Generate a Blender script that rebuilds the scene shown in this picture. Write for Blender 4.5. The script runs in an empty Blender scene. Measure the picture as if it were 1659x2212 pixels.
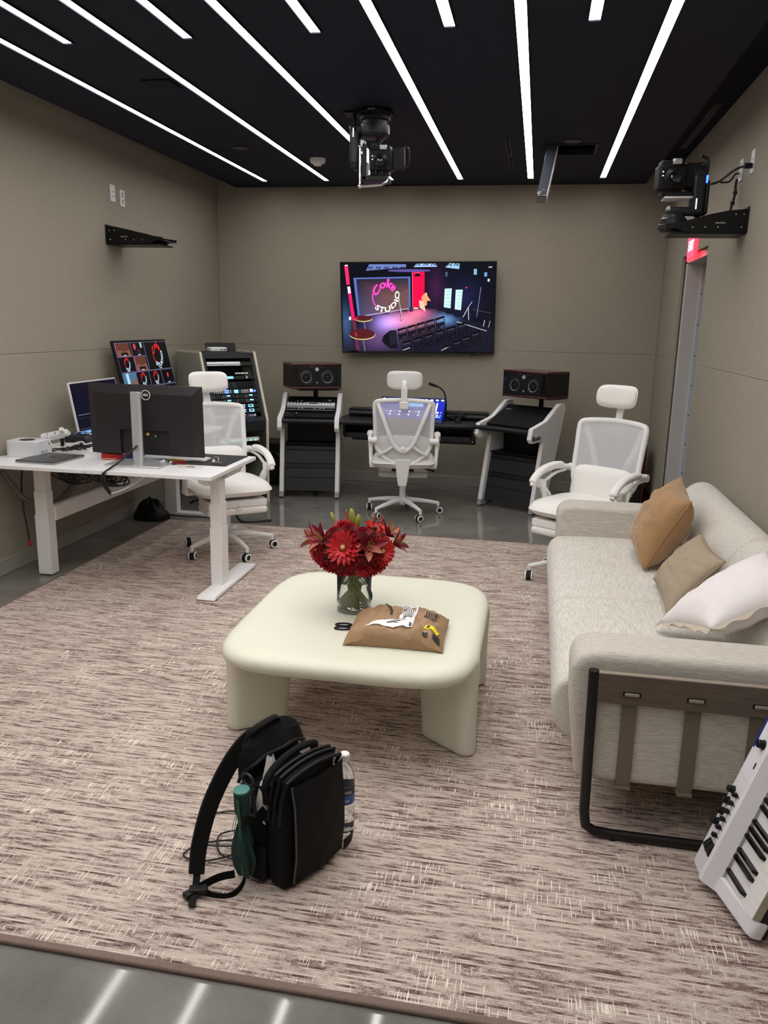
import bpy, bmesh, math, random
from math import sin, cos, pi, radians, sqrt
from mathutils import Vector, Matrix, Euler, noise as mnoise
random.seed(7)
scene = bpy.context.scene
COL = scene.collection

# ------------------------------------------------------------------ camera
F_PX, YAW, PITCH, ROLL = 1738.3, -0.181034, 0.229862, -0.0210374
CAM_H = 1.55
def cam_axes():
    cy, sy, cp, sp = cos(YAW), sin(YAW), cos(PITCH), sin(PITCH)
    f = Vector((sy*cp, cy*cp, -sp)); rt = Vector((cy, -sy, 0)); d = -rt.cross(f)
    cr, sr = cos(ROLL), sin(ROLL)
    return cr*rt+sr*d, -sr*rt+cr*d, f
RT, DN, FW = cam_axes()
cd = bpy.data.cameras.new('camera'); cam = bpy.data.objects.new('camera', cd); COL.objects.link(cam)
cd.sensor_fit = 'VERTICAL'; cd.sensor_height = 36.0; cd.sensor_width = 27.0
cd.lens = F_PX/2212*36.0; cd.clip_start = 0.05; cd.clip_end = 60
M = Matrix((RT, -DN, -FW)).transposed().to_4x4(); M.translation = (0, 0, CAM_H)
cam.matrix_world = M
scene.camera = cam

# ------------------------------------------------------------------ world, exposure
w = bpy.data.worlds.new('world'); scene.world = w; w.use_nodes = True
w.node_tree.nodes['Background'].inputs[0].default_value = (0.9, 0.93, 1, 1)
w.node_tree.nodes['Background'].inputs[1].default_value = 0.05
vs = scene.view_settings
scene.display_settings.display_device = 'sRGB'
vs.view_transform = 'Standard'; vs.look = 'None'; vs.gamma = 1.0; vs.use_curve_mapping = False
vs.exposure = 0.0
STRIP_POWER = 19.5

# ------------------------------------------------------------------ room dimensions (metres)
XL, XR, YB, YF = -3.14, 1.065, 7.82, -1.6
ZC, ZT = 2.79, 2.875          # ceiling cloud underside, real ceiling

# ------------------------------------------------------------------ helpers
def s2l(c):
    return tuple((x/12.92 if x <= .04045 else ((x+.055)/1.055)**2.4) for x in c)
def rgb(r, g, b): return s2l((r/255, g/255, b/255))
MATS = {}
def mat(name, col=(.8,.8,.8), rough=.5, metal=0., spec=.5, emit=None, estr=1., alpha=1., trans=0., ior=1.45,
        nscale=0., namt=0., bump=0., bscale=0., sheen=0., stretch=None, coat=0.):
    m = bpy.data.materials.new(name); m.use_nodes = True; nt = m.node_tree
    b = nt.nodes['Principled BSDF']
    b.inputs['Base Color'].default_value = (*col, 1); b.inputs['Roughness'].default_value = rough
    b.inputs['Metallic'].default_value = metal; b.inputs['Specular IOR Level'].default_value = spec
    b.inputs['Alpha'].default_value = alpha; b.inputs['Transmission Weight'].default_value = trans
    b.inputs['IOR'].default_value = ior
    if sheen: b.inputs['Sheen Weight'].default_value = sheen
    if coat: b.inputs['Coat Weight'].default_value = coat
    if emit:
        b.inputs['Emission Color'].default_value = (*emit, 1); b.inputs['Emission Strength'].default_value = estr
    tc = None
    if namt or bump:
        tc = nt.nodes.new('ShaderNodeTexCoord'); mp = nt.nodes.new('ShaderNodeMapping')
        nt.links.new(tc.outputs['Object'], mp.inputs[0])
        if stretch: mp.inputs['Scale'].default_value = stretch
    if namt:
        n = nt.nodes.new('ShaderNodeTexNoise'); n.inputs['Scale'].default_value = nscale or 20; n.inputs['Detail'].default_value = 4
        nt.links.new(mp.outputs[0], n.inputs['Vector'])
        mx = nt.nodes.new('ShaderNodeMix'); mx.data_type = 'RGBA'
        mx.inputs['A'].default_value = (*[max(0, c*(1-namt)) for c in col], 1); mx.inputs['B'].default_value = (*[min(1, c*(1+namt)) for c in col], 1)
        nt.links.new(n.outputs['Fac'], mx.inputs['Factor']); nt.links.new(mx.outputs['Result'], b.inputs['Base Color'])
    if bump:
        n2 = nt.nodes.new('ShaderNodeTexNoise'); n2.inputs['Scale'].default_value = bscale or 200; n2.inputs['Detail'].default_value = 2
        nt.links.new(mp.outputs[0], n2.inputs['Vector'])
        bp = nt.nodes.new('ShaderNodeBump'); bp.inputs['Strength'].default_value = bump; bp.inputs['Distance'].default_value = .004
        nt.links.new(n2.outputs['Fac'], bp.inputs['Height']); nt.links.new(bp.outputs[0], b.inputs['Normal'])
    MATS[name] = m
    return m

def Rz(a): return Matrix.Rotation(a, 4, 'Z')
def Rx(a): return Matrix.Rotation(a, 4, 'X')
def Ry(a): return Matrix.Rotation(a, 4, 'Y')
def T(x, y=0, z=0): return Matrix.Translation((x, y, z))
def S(x, y, z): return Matrix.Diagonal((x, y, z, 1))
def frame(o, x, y):
    """matrix with origin o, axes x and y (made orthonormal), z = x cross y"""
    x = Vector(x).normalized(); z = x.cross(Vector(y)).normalized(); y = z.cross(x)
    m = Matrix((x, y, z)).transposed().to_4x4(); m.translation = Vector(o); return m

def tag(o, label=None, cat=None, group=None, kind=None):
    if label: o['label'] = label
    if cat: o['category'] = cat
    if group: o['group'] = group
    if kind: o['kind'] = kind
    return o
def empty(name, loc, rz=0., label=None, cat=None, group=None, kind=None):
    o = bpy.data.objects.new(name, None); COL.objects.link(o); o.empty_display_size = .05
    o.location = loc; o.rotation_euler = (0, 0, rz)
    return tag(o, label, cat, group, kind)

class MB:
    """collects shapes and links them as ONE mesh object"""
    def __init__(s, M=None): s.v = []; s.f = []; s.mi = []; s.M = M; s.cur = 0
    def add(s, vs, fs, M=None):
        b = len(s.v)
        for v in vs:
            v = Vector(v)
            if M is not None: v = M @ v
            if s.M is not None: v = s.M @ v
            s.v.append(v)
        for f in fs: s.f.append([b+i for i in f]); s.mi.append(s.cur)
        return s
    def box(s, c, sz, M=None):
        x, y, z = c; a, b, d = sz[0]/2, sz[1]/2, sz[2]/2
        vs = [(x+i*a, y+j*b, z+k*d) for i in (-1, 1) for j in (-1, 1) for k in (-1, 1)]
        return s.add(vs, [(0,1,3,2),(4,6,7,5),(0,4,5,1),(2,3,7,6),(0,2,6,4),(1,5,7,3)], M)
    def bb(s, x0, x1, y0, y1, z0, z1, M=None):
        return s.box(((x0+x1)/2, (y0+y1)/2, (z0+z1)/2), (abs(x1-x0), abs(y1-y0), abs(z1-z0)), M)
    def tube(s, pts, r, n=8, closed=False, cap=True, M=None, flat=1.):
        pts = [Vector(p) for p in pts]; k = len(pts)
        rs = r if isinstance(r, (list, tuple)) else [r]*k
        tg = []
        for i in range(k):
            a = pts[(i-1) % k] if (closed or i > 0) else pts[i]; b = pts[(i+1) % k] if (closed or i < k-1) else pts[i]
            t = (b-a); tg.append(t.normalized() if t.length > 1e-9 else Vector((0, 0, 1)))
        up = Vector((0, 0, 1)) if abs(tg[0].z) < .9 else Vector((1, 0, 0))
        nn = (up - tg[0]*up.dot(tg[0])).normalized()
        vs = []; 
        for i in range(k):
            if i: 
                nn = nn - tg[i]*nn.dot(tg[i]); nn = nn.normalized() if nn.length > 1e-6 else tg[i].orthogonal().normalized()
            bn = tg[i].cross(nn)
            for j in range(n):
                a = 2*pi*j/n + (pi/n if n == 4 else 0)
                vs.append(pts[i] + (nn*cos(a)*flat + bn*sin(a))*rs[i])
        fs = []
        for i in range(k if closed else k-1):
            for j in range(n):
                a = i*n+j; b = i*n+(j+1) % n; c = ((i+1) % k)*n+(j+1) % n; d = ((i+1) % k)*n+j
                fs.append((a, b, c, d))
        if cap and not closed:
            fs.append(tuple(range(n-1, -1, -1))); fs.append(tuple((k-1)*n+j for j in range(n)))
        return s.add(vs, fs, M)
    def cyl(s, p0, p1, r0, r1=None, n=16, M=None):
        return s.tube([p0, p1], [r0, r0 if r1 is None else r1], n, M=M)
    def lathe(s, prof, n=24, M=None, arc=2*pi):
        k = len(prof); vs = []; full = abs(arc-2*pi) < 1e-6; m = n if full else n+1
        for (r, z) in prof:
            for j in range(m):
                a = arc*j/n; vs.append((r*cos(a), r*sin(a), z))
        fs = []
        for i in range(k-1):
            for j in range(n):
                j2 = (j+1) % m
                fs.append((i*m+j, i*m+j2, (i+1)*m+j2, (i+1)*m+j))
        return s.add(vs, fs, M)
    def prism(s, poly, t, M=None):
        n = len(poly)
        vs = [(x, y, 0) for x, y in poly]+[(x, y, t) for x, y in poly]
        fs = [tuple(range(n-1, -1, -1)), tuple(range(n, 2*n))]+[(i, (i+1) % n, n+(i+1) % n, n+i) for i in range(n)]
        return s.add(vs, fs, M)
    def sphere(s, c, r, nu=16, nv=10, M=None):
        r = r if isinstance(r, (tuple, list)) else (r, r, r)
        vs = [(c[0], c[1], c[2]-r[2])]
        for i in range(1, nv):
            p = -pi/2+pi*i/nv
            for j in range(nu):
                a = 2*pi*j/nu; vs.append((c[0]+r[0]*cos(p)*cos(a), c[1]+r[1]*cos(p)*sin(a), c[2]+r[2]*sin(p)))
        vs.append((c[0], c[1], c[2]+r[2])); L = len(vs)-1
        fs = [(0, 1+(j+1) % nu, 1+j) for j in range(nu)]
        for i in range(nv-2):
            for j in range(nu):
                a = 1+i*nu+j; b = 1+i*nu+(j+1) % nu
                fs.append((a, b, b+nu, a+nu))
        fs += [(L, L-nu+j, L-nu+(j+1) % nu) for j in range(nu)]
        return s.add(vs, fs, M)
    def grid(s, fn, nu, nv, M=None, cu=False):
        mu = nu if cu else nu+1
        vs = [fn(i/nu, j/nv) for j in range(nv+1) for i in range(mu)]
        fs = [(j*mu+i, j*mu+(i+1) % mu, (j+1)*mu+(i+1) % mu, (j+1)*mu+i) for j in range(nv) for i in range(nu)]
        return s.add(vs, fs, M)
    def text(s, string, size, M=None, extrude=0., align='CENTER', bold=0.):
        vs, fs = text_data(string, size, extrude, align, bold)
        return s.add(vs, fs, M)
    def mesh(s, name):
        me = bpy.data.meshes.new(name); me.from_pydata([tuple(v) for v in s.v], [], s.f); me.update()
        if any(s.mi): me.polygons.foreach_set('material_index', s.mi)
        return me
    def build(s, name, m, parent=None, smooth=30, bevel=0., seg=2, sub=0, loc=None, rot=None, fix=False):
        me = s.mesh(name)
        if fix:
            bm = bmesh.new(); bm.from_mesh(me); bmesh.ops.remove_doubles(bm, verts=bm.verts, dist=1e-5)
            bmesh.ops.recalc_face_normals(bm, faces=bm.faces); bm.to_mesh(me); bm.free()
        o = bpy.data.objects.new(name, me); COL.objects.link(o)
        for mm in (m if isinstance(m, (list, tuple)) else [m]): me.materials.append(MATS[mm] if isinstance(mm, str) else mm)
        if smooth:
            me.shade_smooth(); me.set_sharp_from_angle(angle=radians(smooth))
        if bevel:
            b = o.modifiers.new('bevel', 'BEVEL'); b.width = bevel; b.segments = seg; b.limit_method = 'ANGLE'; b.angle_limit = radians(35)
            b.harden_normals = False
            me.shade_smooth(); me.set_sharp_from_angle(angle=radians(60))
        if sub:
            u = o.modifiers.new('sub', 'SUBSURF'); u.levels = sub; u.render_levels = sub
        if parent is not None: o.parent = parent
        if loc is not None: o.location = loc
        if rot is not None: o.rotation_euler = rot
        return o
_tc = {}
def text_data(string, size, extrude, align, bold):
    key = (string, size, extrude, align, bold)
    if key in _tc: return _tc[key]
    c = bpy.data.curves.new('t', 'FONT'); c.body = string; c.size = size; c.align_x = align; c.align_y = 'CENTER'
    c.extrude = extrude; c.offset = bold; c.resolution_u = 3
    o = bpy.data.objects.new('t', c); COL.objects.link(o)
    dg = bpy.context.evaluated_depsgraph_get()
    me = bpy.data.meshes.new_from_object(o.evaluated_get(dg))
    vs = [tuple(v.co) for v in me.vertices]; fs = [tuple(p.vertices) for p in me.polygons]
    bpy.data.objects.remove(o); bpy.data.curves.remove(c); bpy.data.meshes.remove(me)
    _tc[key] = (vs, fs); return vs, fs
def copy_tree(o, parent=None):
    c = o.copy(); COL.objects.link(c); c.parent = parent
    for ch in [x for x in bpy.data.objects if x.parent == o]: copy_tree(ch, c)
    return c
def bez(p0, p1, p2, p3, n=12):
    p0, p1, p2, p3 = map(Vector, (p0, p1, p2, p3)); out = []
    for i in range(n+1):
        t = i/n; out.append(p0*(1-t)**3+p1*3*t*(1-t)**2+p2*3*t*t*(1-t)+p3*t**3)
    return out
def spline(pts, n=6, closed=False):
    """Catmull-Rom through pts"""
    P = [Vector(p) for p in pts]; k = len(P); out = []
    rng = range(k) if closed else range(k-1)
    for i in rng:
        a = P[(i-1) % k] if (closed or i > 0) else P[0]*2-P[1]
        b = P[i]; c = P[(i+1) % k]
        d = P[(i+2) % k] if (closed or i+2 < k) else P[-1]*2-P[-2]
        for j in range(n):
            t = j/n
            out.append(.5*((2*b)+(c-a)*t+(2*a-5*b+4*c-d)*t*t+(3*b-a-3*c+d)*t**3))
    if not closed: out.append(P[-1])
    return out
def rrect(w, h, r, n=5, cx=0., cy=0.):
    out = []
    for (sx, sy, a0) in ((1, 1, 0), (-1, 1, 90), (-1, -1, 180), (1, -1, 270)):
        for i in range(n+1):
            a = radians(a0+90*i/n); out.append((cx+sx*(w/2-r)+r*cos(a), cy+sy*(h/2-r)+r*sin(a)))
    return out
# ------------------------------------------------------------------ materials
def fabric_wall():
    m = mat('wall_fabric', (.40, .365, .30), .95, spec=.15)
    nt = m.node_tree; b = nt.nodes['Principled BSDF']
    tc = nt.nodes.new('ShaderNodeTexCoord')
    outs = []
    for sc in ((14, 14, 620), (620, 620, 14)):
        mp = nt.nodes.new('ShaderNodeMapping'); mp.inputs['Scale'].default_value = sc
        n = nt.nodes.new('ShaderNodeTexNoise'); n.inputs['Scale'].default_value = 1.; n.inputs['Detail'].default_value = 3
        nt.links.new(tc.outputs['Object'], mp.inputs[0]); nt.links.new(mp.outputs[0], n.inputs['Vector']); outs.append(n)
    ad = nt.nodes.new('ShaderNodeMath'); ad.operation = 'ADD'
    nt.links.new(outs[0].outputs['Fac'], ad.inputs[0]); nt.links.new(outs[1].outputs['Fac'], ad.inputs[1])
    rp = nt.nodes.new('ShaderNodeMapRange'); rp.inputs[1].default_value = .6; rp.inputs[2].default_value = 1.4
    nt.links.new(ad.outputs[0], rp.inputs[0])
    mx = nt.nodes.new('ShaderNodeMix'); mx.data_type = 'RGBA'
    mx.inputs['A'].default_value = (.325, .293, .235, 1); mx.inputs['B'].default_value = (.405, .367, .299, 1)
    nt.links.new(rp.outputs[0], mx.inputs['Factor']); nt.links.new(mx.outputs['Result'], b.inputs['Base Color'])
    bp = nt.nodes.new('ShaderNodeBump'); bp.inputs['Strength'].default_value = .25; bp.inputs['Distance'].default_value = .002
    nt.links.new(rp.outputs[0], bp.inputs['Height']); nt.links.new(bp.outputs[0], b.inputs['Normal'])
fabric_wall()
def concrete():
    m = mat('concrete', (.15, .145, .13), .13, spec=.5)
    nt = m.node_tree; b = nt.nodes['Principled BSDF']; tc = nt.nodes.new('ShaderNodeTexCoord')
    n = nt.nodes.new('ShaderNodeTexNoise'); n.inputs['Scale'].default_value = 2.2; n.inputs['Detail'].default_value = 8; n.inputs['Roughness'].default_value = .6
    nt.links.new(tc.outputs['Object'], n.inputs['Vector'])
    n2 = nt.nodes.new('ShaderNodeTexNoise'); n2.inputs['Scale'].default_value = 260; n2.inputs['Detail'].default_value = 2
    nt.links.new(tc.outputs['Object'], n2.inputs['Vector'])
    ad = nt.nodes.new('ShaderNodeMath'); ad.operation = 'MULTIPLY_ADD'; ad.inputs[1].default_value = .35
    nt.links.new(n2.outputs['Fac'], ad.inputs[0]); nt.links.new(n.outputs['Fac'], ad.inputs[2])
    cr = nt.nodes.new('ShaderNodeValToRGB'); e = cr.color_ramp.elements
    e[0].position = .5; e[0].color = (.135, .130, .115, 1); e[1].position = .85; e[1].color = (.235, .228, .205, 1)
    nt.links.new(ad.outputs[0], cr.inputs[0]); nt.links.new(cr.outputs[0], b.inputs['Base Color'])
    mr = nt.nodes.new('ShaderNodeMapRange'); mr.inputs[3].default_value = .025; mr.inputs[4].default_value = .10
    nt.links.new(n.outputs['Fac'], mr.inputs[0]); nt.links.new(mr.outputs[0], b.inputs['Roughness'])
concrete()
def rug_mat():
    m = mat('rug_weave', (.4, .33, .28), .95, spec=.1)
    nt = m.node_tree; b = nt.nodes['Principled BSDF']; tc = nt.nodes.new('ShaderNodeTexCoord')
    def noise(scale, det=2., rough=.5):
        mp = nt.nodes.new('ShaderNodeMapping'); mp.inputs['Scale'].default_value = scale
        n = nt.nodes.new('ShaderNodeTexNoise'); n.inputs['Scale'].default_value = 1; n.inputs['Detail'].default_value = det; n.inputs['Roughness'].default_value = rough
        nt.links.new(tc.outputs['Object'], mp.inputs[0]); nt.links.new(mp.outputs[0], n.inputs['Vector']); return n.outputs['Fac']
    def math(op, a, b_=None, c=None):
        x = nt.nodes.new('ShaderNodeMath'); x.operation = op
        for i, q in enumerate((a, b_, c)):
            if q is None: continue
            if isinstance(q, (int, float)): x.inputs[i].default_value = q
            else: nt.links.new(q, x.inputs[i])
        return x.outputs[0]
    sx = nt.nodes.new('ShaderNodeSeparateXYZ'); nt.links.new(tc.outputs['Object'], sx.inputs[0])
    wob = noise((3., 3., 1), 1.)
    yy = math('MULTIPLY_ADD', wob, .0025, sx.outputs['Y'])
    row = math('DIVIDE', yy, .0066); idx = math('FLOOR', row); fr = math('FRACT', row)
    cv = nt.nodes.new('ShaderNodeCombineXYZ')
    nt.links.new(math('MULTIPLY', sx.outputs['X'], 6.5), cv.inputs[0]); nt.links.new(math('MULTIPLY', idx, 17.31), cv.inputs[1])
    nr = nt.nodes.new('ShaderNodeTexNoise'); nr.inputs['Scale'].default_value = 1; nr.inputs['Detail'].default_value = 4.; nr.inputs['Roughness'].default_value = .68
    nt.links.new(cv.outputs[0], nr.inputs['Vector'])
    big = noise((1.2, 3.5, 1), 2.); fine = noise((320, 160, 1), 1.)
    v = math('ADD', math('MULTIPLY_ADD', math('SUBTRACT', fine, .5), .20, nr.outputs['Fac']), math('MULTIPLY', math('SUBTRACT', big, .5), .03))
    cr = nt.nodes.new('ShaderNodeValToRGB'); el = cr.color_ramp.elements
    el[0].position = .34; el[0].color = (.105, .062, .056, 1)
    el[1].position = .66; el[1].color = (.68, .585, .505, 1)
    for p, c in ((.41, (.24, .168, .147, 1)), (.475, (.45, .362, .315, 1)), (.545, (.60, .508, .44, 1))):
        e = el.new(p); e.color = c
    nt.links.new(v, cr.inputs[0])
    gap = nt.nodes.new('ShaderNodeMapRange'); gap.interpolation_type = 'SMOOTHSTEP'
    nt.links.new(math('ABSOLUTE', math('SUBTRACT', fr, .5)), gap.inputs[0]); gap.inputs[1].default_value = .30; gap.inputs[2].default_value = .5; gap.inputs[3].default_value = 0.; gap.inputs[4].default_value = .62
    mg = nt.nodes.new('ShaderNodeMix'); mg.data_type = 'RGBA'; mg.inputs['B'].default_value = (.16, .105, .092, 1)
    nt.links.new(gap.outputs[0], mg.inputs['Factor']); nt.links.new(cr.outputs[0], mg.inputs['A'])
    # short cream threads running across the stripes
    dash = noise((280, 17, 1), 0.); clus = noise((4.5, 5, 1), 1.)
    thr = math('GREATER_THAN', math('ADD', dash, math('MULTIPLY', clus, .55)), 1.03)
    mx = nt.nodes.new('ShaderNodeMix'); mx.data_type = 'RGBA'; mx.inputs['B'].default_value = (.82, .74, .65, 1)
    nt.links.new(thr, mx.inputs['Factor']); nt.links.new(mg.outputs['Result'], mx.inputs['A']); nt.links.new(mx.outputs['Result'], b.inputs['Base Color'])
    bp = nt.nodes.new('ShaderNodeBump'); bp.inputs['Strength'].default_value = .5; bp.inputs['Distance'].default_value = .004
    nt.links.new(v, bp.inputs['Height']); nt.links.new(bp.outputs[0], b.inputs['Normal'])
rug_mat()
def sofa_mat(name, c0, c1, st=(3, 60, 60), sc2=700):
    m = mat(name, c0, .95, spec=.12, sheen=.15)
    nt = m.node_tree; b = nt.nodes['Principled BSDF']; tc = nt.nodes.new('ShaderNodeTexCoord')
    mp = nt.nodes.new('ShaderNodeMapping'); mp.inputs['Scale'].default_value = st
    n = nt.nodes.new('ShaderNodeTexNoise'); n.inputs['Scale'].default_value = 1; n.inputs['Detail'].default_value = 4; n.inputs['Roughness'].default_value = .65
    nt.links.new(tc.outputs['Object'], mp.inputs[0]); nt.links.new(mp.outputs[0], n.inputs['Vector'])
    wv = nt.nodes.new('ShaderNodeTexWave'); wv.inputs['Scale'].default_value = 95; wv.inputs['Distortion'].default_value = 2.; wv.bands_direction = 'DIAGONAL'
    nt.links.new(tc.outputs['Object'], wv.inputs['Vector'])
    mr = nt.nodes.new('ShaderNodeMapRange'); mr.inputs[1].default_value = .3; mr.inputs[2].default_value = .7
    nt.links.new(n.outputs['Fac'], mr.inputs[0])
    ad = nt.nodes.new('ShaderNodeMath'); ad.operation = 'MULTIPLY_ADD'; ad.inputs[1].default_value = .3; ad.use_clamp = True
    sb = nt.nodes.new('ShaderNodeMath'); sb.operation = 'SUBTRACT'; sb.inputs[1].default_value = .15
    nt.links.new(mr.outputs[0], sb.inputs[0])
    nt.links.new(wv.outputs['Fac'], ad.inputs[0]); nt.links.new(sb.outputs[0], ad.inputs[2])
    mx = nt.nodes.new('ShaderNodeMix'); mx.data_type = 'RGBA'; mx.inputs['A'].default_value = (*c0, 1); mx.inputs['B'].default_value = (*c1, 1)
    nt.links.new(ad.outputs[0], mx.inputs['Factor']); nt.links.new(mx.outputs['Result'], b.inputs['Base Color'])
    bp = nt.nodes.new('ShaderNodeBump'); bp.inputs['Strength'].default_value = .3; bp.inputs['Distance'].default_value = .002
    nt.links.new(ad.outputs[0], bp.inputs['Height']); nt.links.new(bp.outputs[0], b.inputs['Normal'])
sofa_mat('sofa_fabric', (.40, .365, .315), (.72, .68, .61))
sofa_mat('sofa_arm_fabric', (.36, .33, .285), (.66, .62, .555), st=(10, 10, 90))
mat('seam_dark', (.06, .055, .045), .9)
mat('baseboard_grey', (.36, .345, .31), .5, namt=.06, nscale=6)
mat('ceiling_black', (.0075, .0095, .022), .7, spec=.3, namt=.15, nscale=40, bump=.05, bscale=300)
mat('ceiling_dark', (.0055, .0068, .014), .8, spec=.2, namt=.1, nscale=30)
mat('strip_light', (1, 1, 1), .5, emit=(1, .975, .955), estr=STRIP_POWER)
mat('frame_paint', (.62, .60, .58), .35, namt=.03, nscale=8)
mat('door_navy', (.010, .014, .035), .2, namt=.1, nscale=5)
mat('glazing_strip', (.55, .60, .64), .3, namt=.03, nscale=9)
mat('exit_red', (.5, .02, .03), .3, emit=(1., .03, .07), estr=4.0)
mat('exit_acrylic', (.6, .05, .06), .15, emit=(1., .05, .08), estr=1.6)
mat('exit_letter', (1, .5, .5), .3, emit=(1., .45, .45), estr=5.)
mat('white_plastic', (.80, .80, .80), .35, namt=.02, nscale=12)
mat('chair_white', (.87, .87, .865), .38, namt=.015, nscale=10)
mat('chair_leather', (.86, .845, .81), .45, namt=.03, nscale=14, bump=.06, bscale=350)
mat('desk_white', (.86, .85, .86), .35, namt=.015, nscale=6)
mat('leg_white', (.86, .85, .845), .4, namt=.015, nscale=8)
mat('black_metal', (.0045, .0045, .005), .42, spec=.35, namt=.2, nscale=30)
mat('black_plastic', (.006, .006, .0065), .45, spec=.35, namt=.15, nscale=40)
mat('charcoal_plastic', (.020, .020, .025), .4, spec=.4, namt=.12, nscale=30)
mat('camera_grey', (.014, .015, .022), .38, spec=.4, namt=.1, nscale=40)
mat('rubber', (.010, .010, .010), .8, namt=.1, nscale=60)
mat('chrome', (.75, .75, .75), .2, metal=1., namt=.02, nscale=20)
mat('silver', (.62, .63, .65), .35, metal=.6, namt=.03, nscale=30)
mat('silver_light', (.78, .79, .82), .35, metal=.2, namt=.02, nscale=30)
mat('glass_black', (.004, .004, .005), .08, spec=.6, namt=.05, nscale=5)
mat('lens_glass', (.005, .005, .009), .03, spec=.9, coat=1., namt=.05, nscale=9)
mat('led_blue', (0, .02, .3), .3, emit=(.02, .08, 1.), estr=8.)
mat('led_white', (.9, .9, 1), .3, emit=(.75, .85, 1.), estr=1.6)
mat('led_cyan', (.1, .4, .8), .3, emit=(.25, .6, 1.), estr=1.3)
mat('led_green', (.1, .6, .3), .3, emit=(.25, 1., .65), estr=1.6)
mat('led_red', (.6, .02, .02), .3, emit=(1, .1, .08), estr=1.2)
mat('cord_black', (.009, .009, .009), .5, namt=.1, nscale=50)
mat('cord_white', (.75, .75, .73), .45, namt=.03, nscale=50)

# ------------------------------------------------------------------ room shell
def struct(mb, name, m, parent=None, **k):
    o = mb.build(name, m, parent, **k)
    if parent is None: tag(o, kind='structure')
    return o
struct(MB().bb(XL-.3, XR+.6, YF-.3, YB+.3, -.12, 0), 'floor', 'concrete', smooth=0)
SEAM, PT = 1.325, .02
def panels(wall, rects, mk):
    for r in rects: mk(*r).build('wall_panel', 'wall_fabric', wall, smooth=0, bevel=.001, seg=1)
wl = struct(MB().bb(XL-.15, XL-PT, YF-.15, YB+.15, 0, ZT+.1), 'wall_left', 'seam_dark', smooth=0)
panels(wl, [(z0, z1) for z0, z1 in ((.10, SEAM-.001), (SEAM+.001, ZT))], lambda a, b: MB().bb(XL-PT, XL, YF, YB-.001, a, b))
wb = struct(MB().bb(XL-.15, XR+.6, YB+PT, YB+.15, 0, ZT+.1), 'wall_back', 'seam_dark', smooth=0)
panels(wb, [(z0, z1) for z0, z1 in ((.10, SEAM-.001), (SEAM+.001, ZT))], lambda a, b: MB().bb(XL+.001, XR-.001, YB, YB+PT, a, b))
wf = struct(MB().bb(XL-.15, XR+.6, YF-.15, YF-PT, 0, ZT+.1), 'wall_front', 'seam_dark', smooth=0)
panels(wf, [(z0, z1) for z0, z1 in ((.10, SEAM-.001), (SEAM+.001, ZT))], lambda a, b: MB().bb(XL+.001, XR-.001, YF-PT, YF, a, b))
DY0, DY1, DZ = 5.87, 6.86, 2.10
wr = MB(); wr.bb(XR+PT, XR+.3, YF-.15, DY0, 0, ZT+.1); wr.bb(XR+PT, XR+.3, DY1, YB+.15, 0, ZT+.1); wr.bb(XR+PT, XR+.3, DY0, DY1, DZ, ZT+.1)
wr = struct(wr, 'wall_right', 'seam_dark', smooth=0)
panels(wr, [(YF, DY0, .10, SEAM-.001), (DY1, YB-.001, .10, SEAM-.001)], lambda y0, y1, z0, z1: MB().bb(XR, XR+PT, y0, y1, z0, z1))
z0 = SEAM+.001
MB().prism([(YF, z0), (DY0, z0), (DY0, DZ), (DY1, DZ), (DY1, z0), (YB-.001, z0), (YB-.001, ZT), (YF, ZT)], PT, frame((XR, 0, 0), (0, 1, 0), (0, 0, 1))).build('wall_panel', 'wall_fabric', wr, smooth=0)
for nm, a in (('baseboard_left', (XL-PT, XL+.012, YF, YB, 0, .10)), ('baseboard_back', (XL, XR, YB-.012, YB+PT, 0, .10)),
              ('baseboard_right', (XR-.012, XR+PT, YF, DY0, 0, .10)), ('baseboard_front', (XL, XR, YF-PT, YF+.012, 0, .10))):
    struct(MB().bb(*a), nm, 'baseboard_grey', smooth=0, bevel=.004)
# door in the right wall, set back in a deep metal frame
d1 = struct(MB().bb(XR+.19, XR+.235, DY0, 6.80, 0, 2.045), 'door_1', 'door_navy', smooth=0, bevel=.002)
MB().bb(XR+.03, XR+.27, 6.80, DY1, 0, 2.05).build('jamb', 'frame_paint', d1, smooth=0, bevel=.003)
MB().bb(XR+.03, XR+.27, DY0, 6.80, 2.05, DZ).build('head', 'frame_paint', d1, smooth=0, bevel=.003)
MB().bb(XR+.135, XR+.188, 6.785, 6.80, 0, 2.045).build('stop_strip', 'glazing_strip', d1, smooth=0, bevel=.002)
for i in range(8): MB().cyl((XR+.150, 6.7855, .18+i*.235), (XR+.150, 6.783, .18+i*.235), .005, n=10).build('screw', 'black_plastic', d1)
# ceilings
HX0, HX1, HY0, HY1 = .05, .31, 6.16, 6.49
ce = struct(MB().bb(XL-.15, XR+.5, YF-.15, YB+.15, ZT, ZT+.1), 'ceiling', 'ceiling_dark', smooth=0)
cl = MB(); CX0, CX1, CY0, CY1, CT = -2.935, .843, YF+.05, YB-.01, ZC+.035
cl.bb(CX0, HX0, CY0, CY1, ZC, CT); cl.bb(HX1, CX1, CY0, CY1, ZC, CT); cl.bb(HX0, HX1, CY0, HY0, ZC, CT); cl.bb(HX0, HX1, HY1, CY1, ZC, CT)
cl.build('ceiling_cloud', 'ceiling_black', ce, smooth=0)
hd = MB()
for (x, y) in ((-2.5, 0), (.5, 0), (-2.5, 3.5), (.5, 3.5), (-2.5, 7), (.5, 7)): hd.cyl((x, y, CT), (x, y, ZT), .006, n=8)
hd.build('hanger_rod', 'black_metal', ce)
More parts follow.
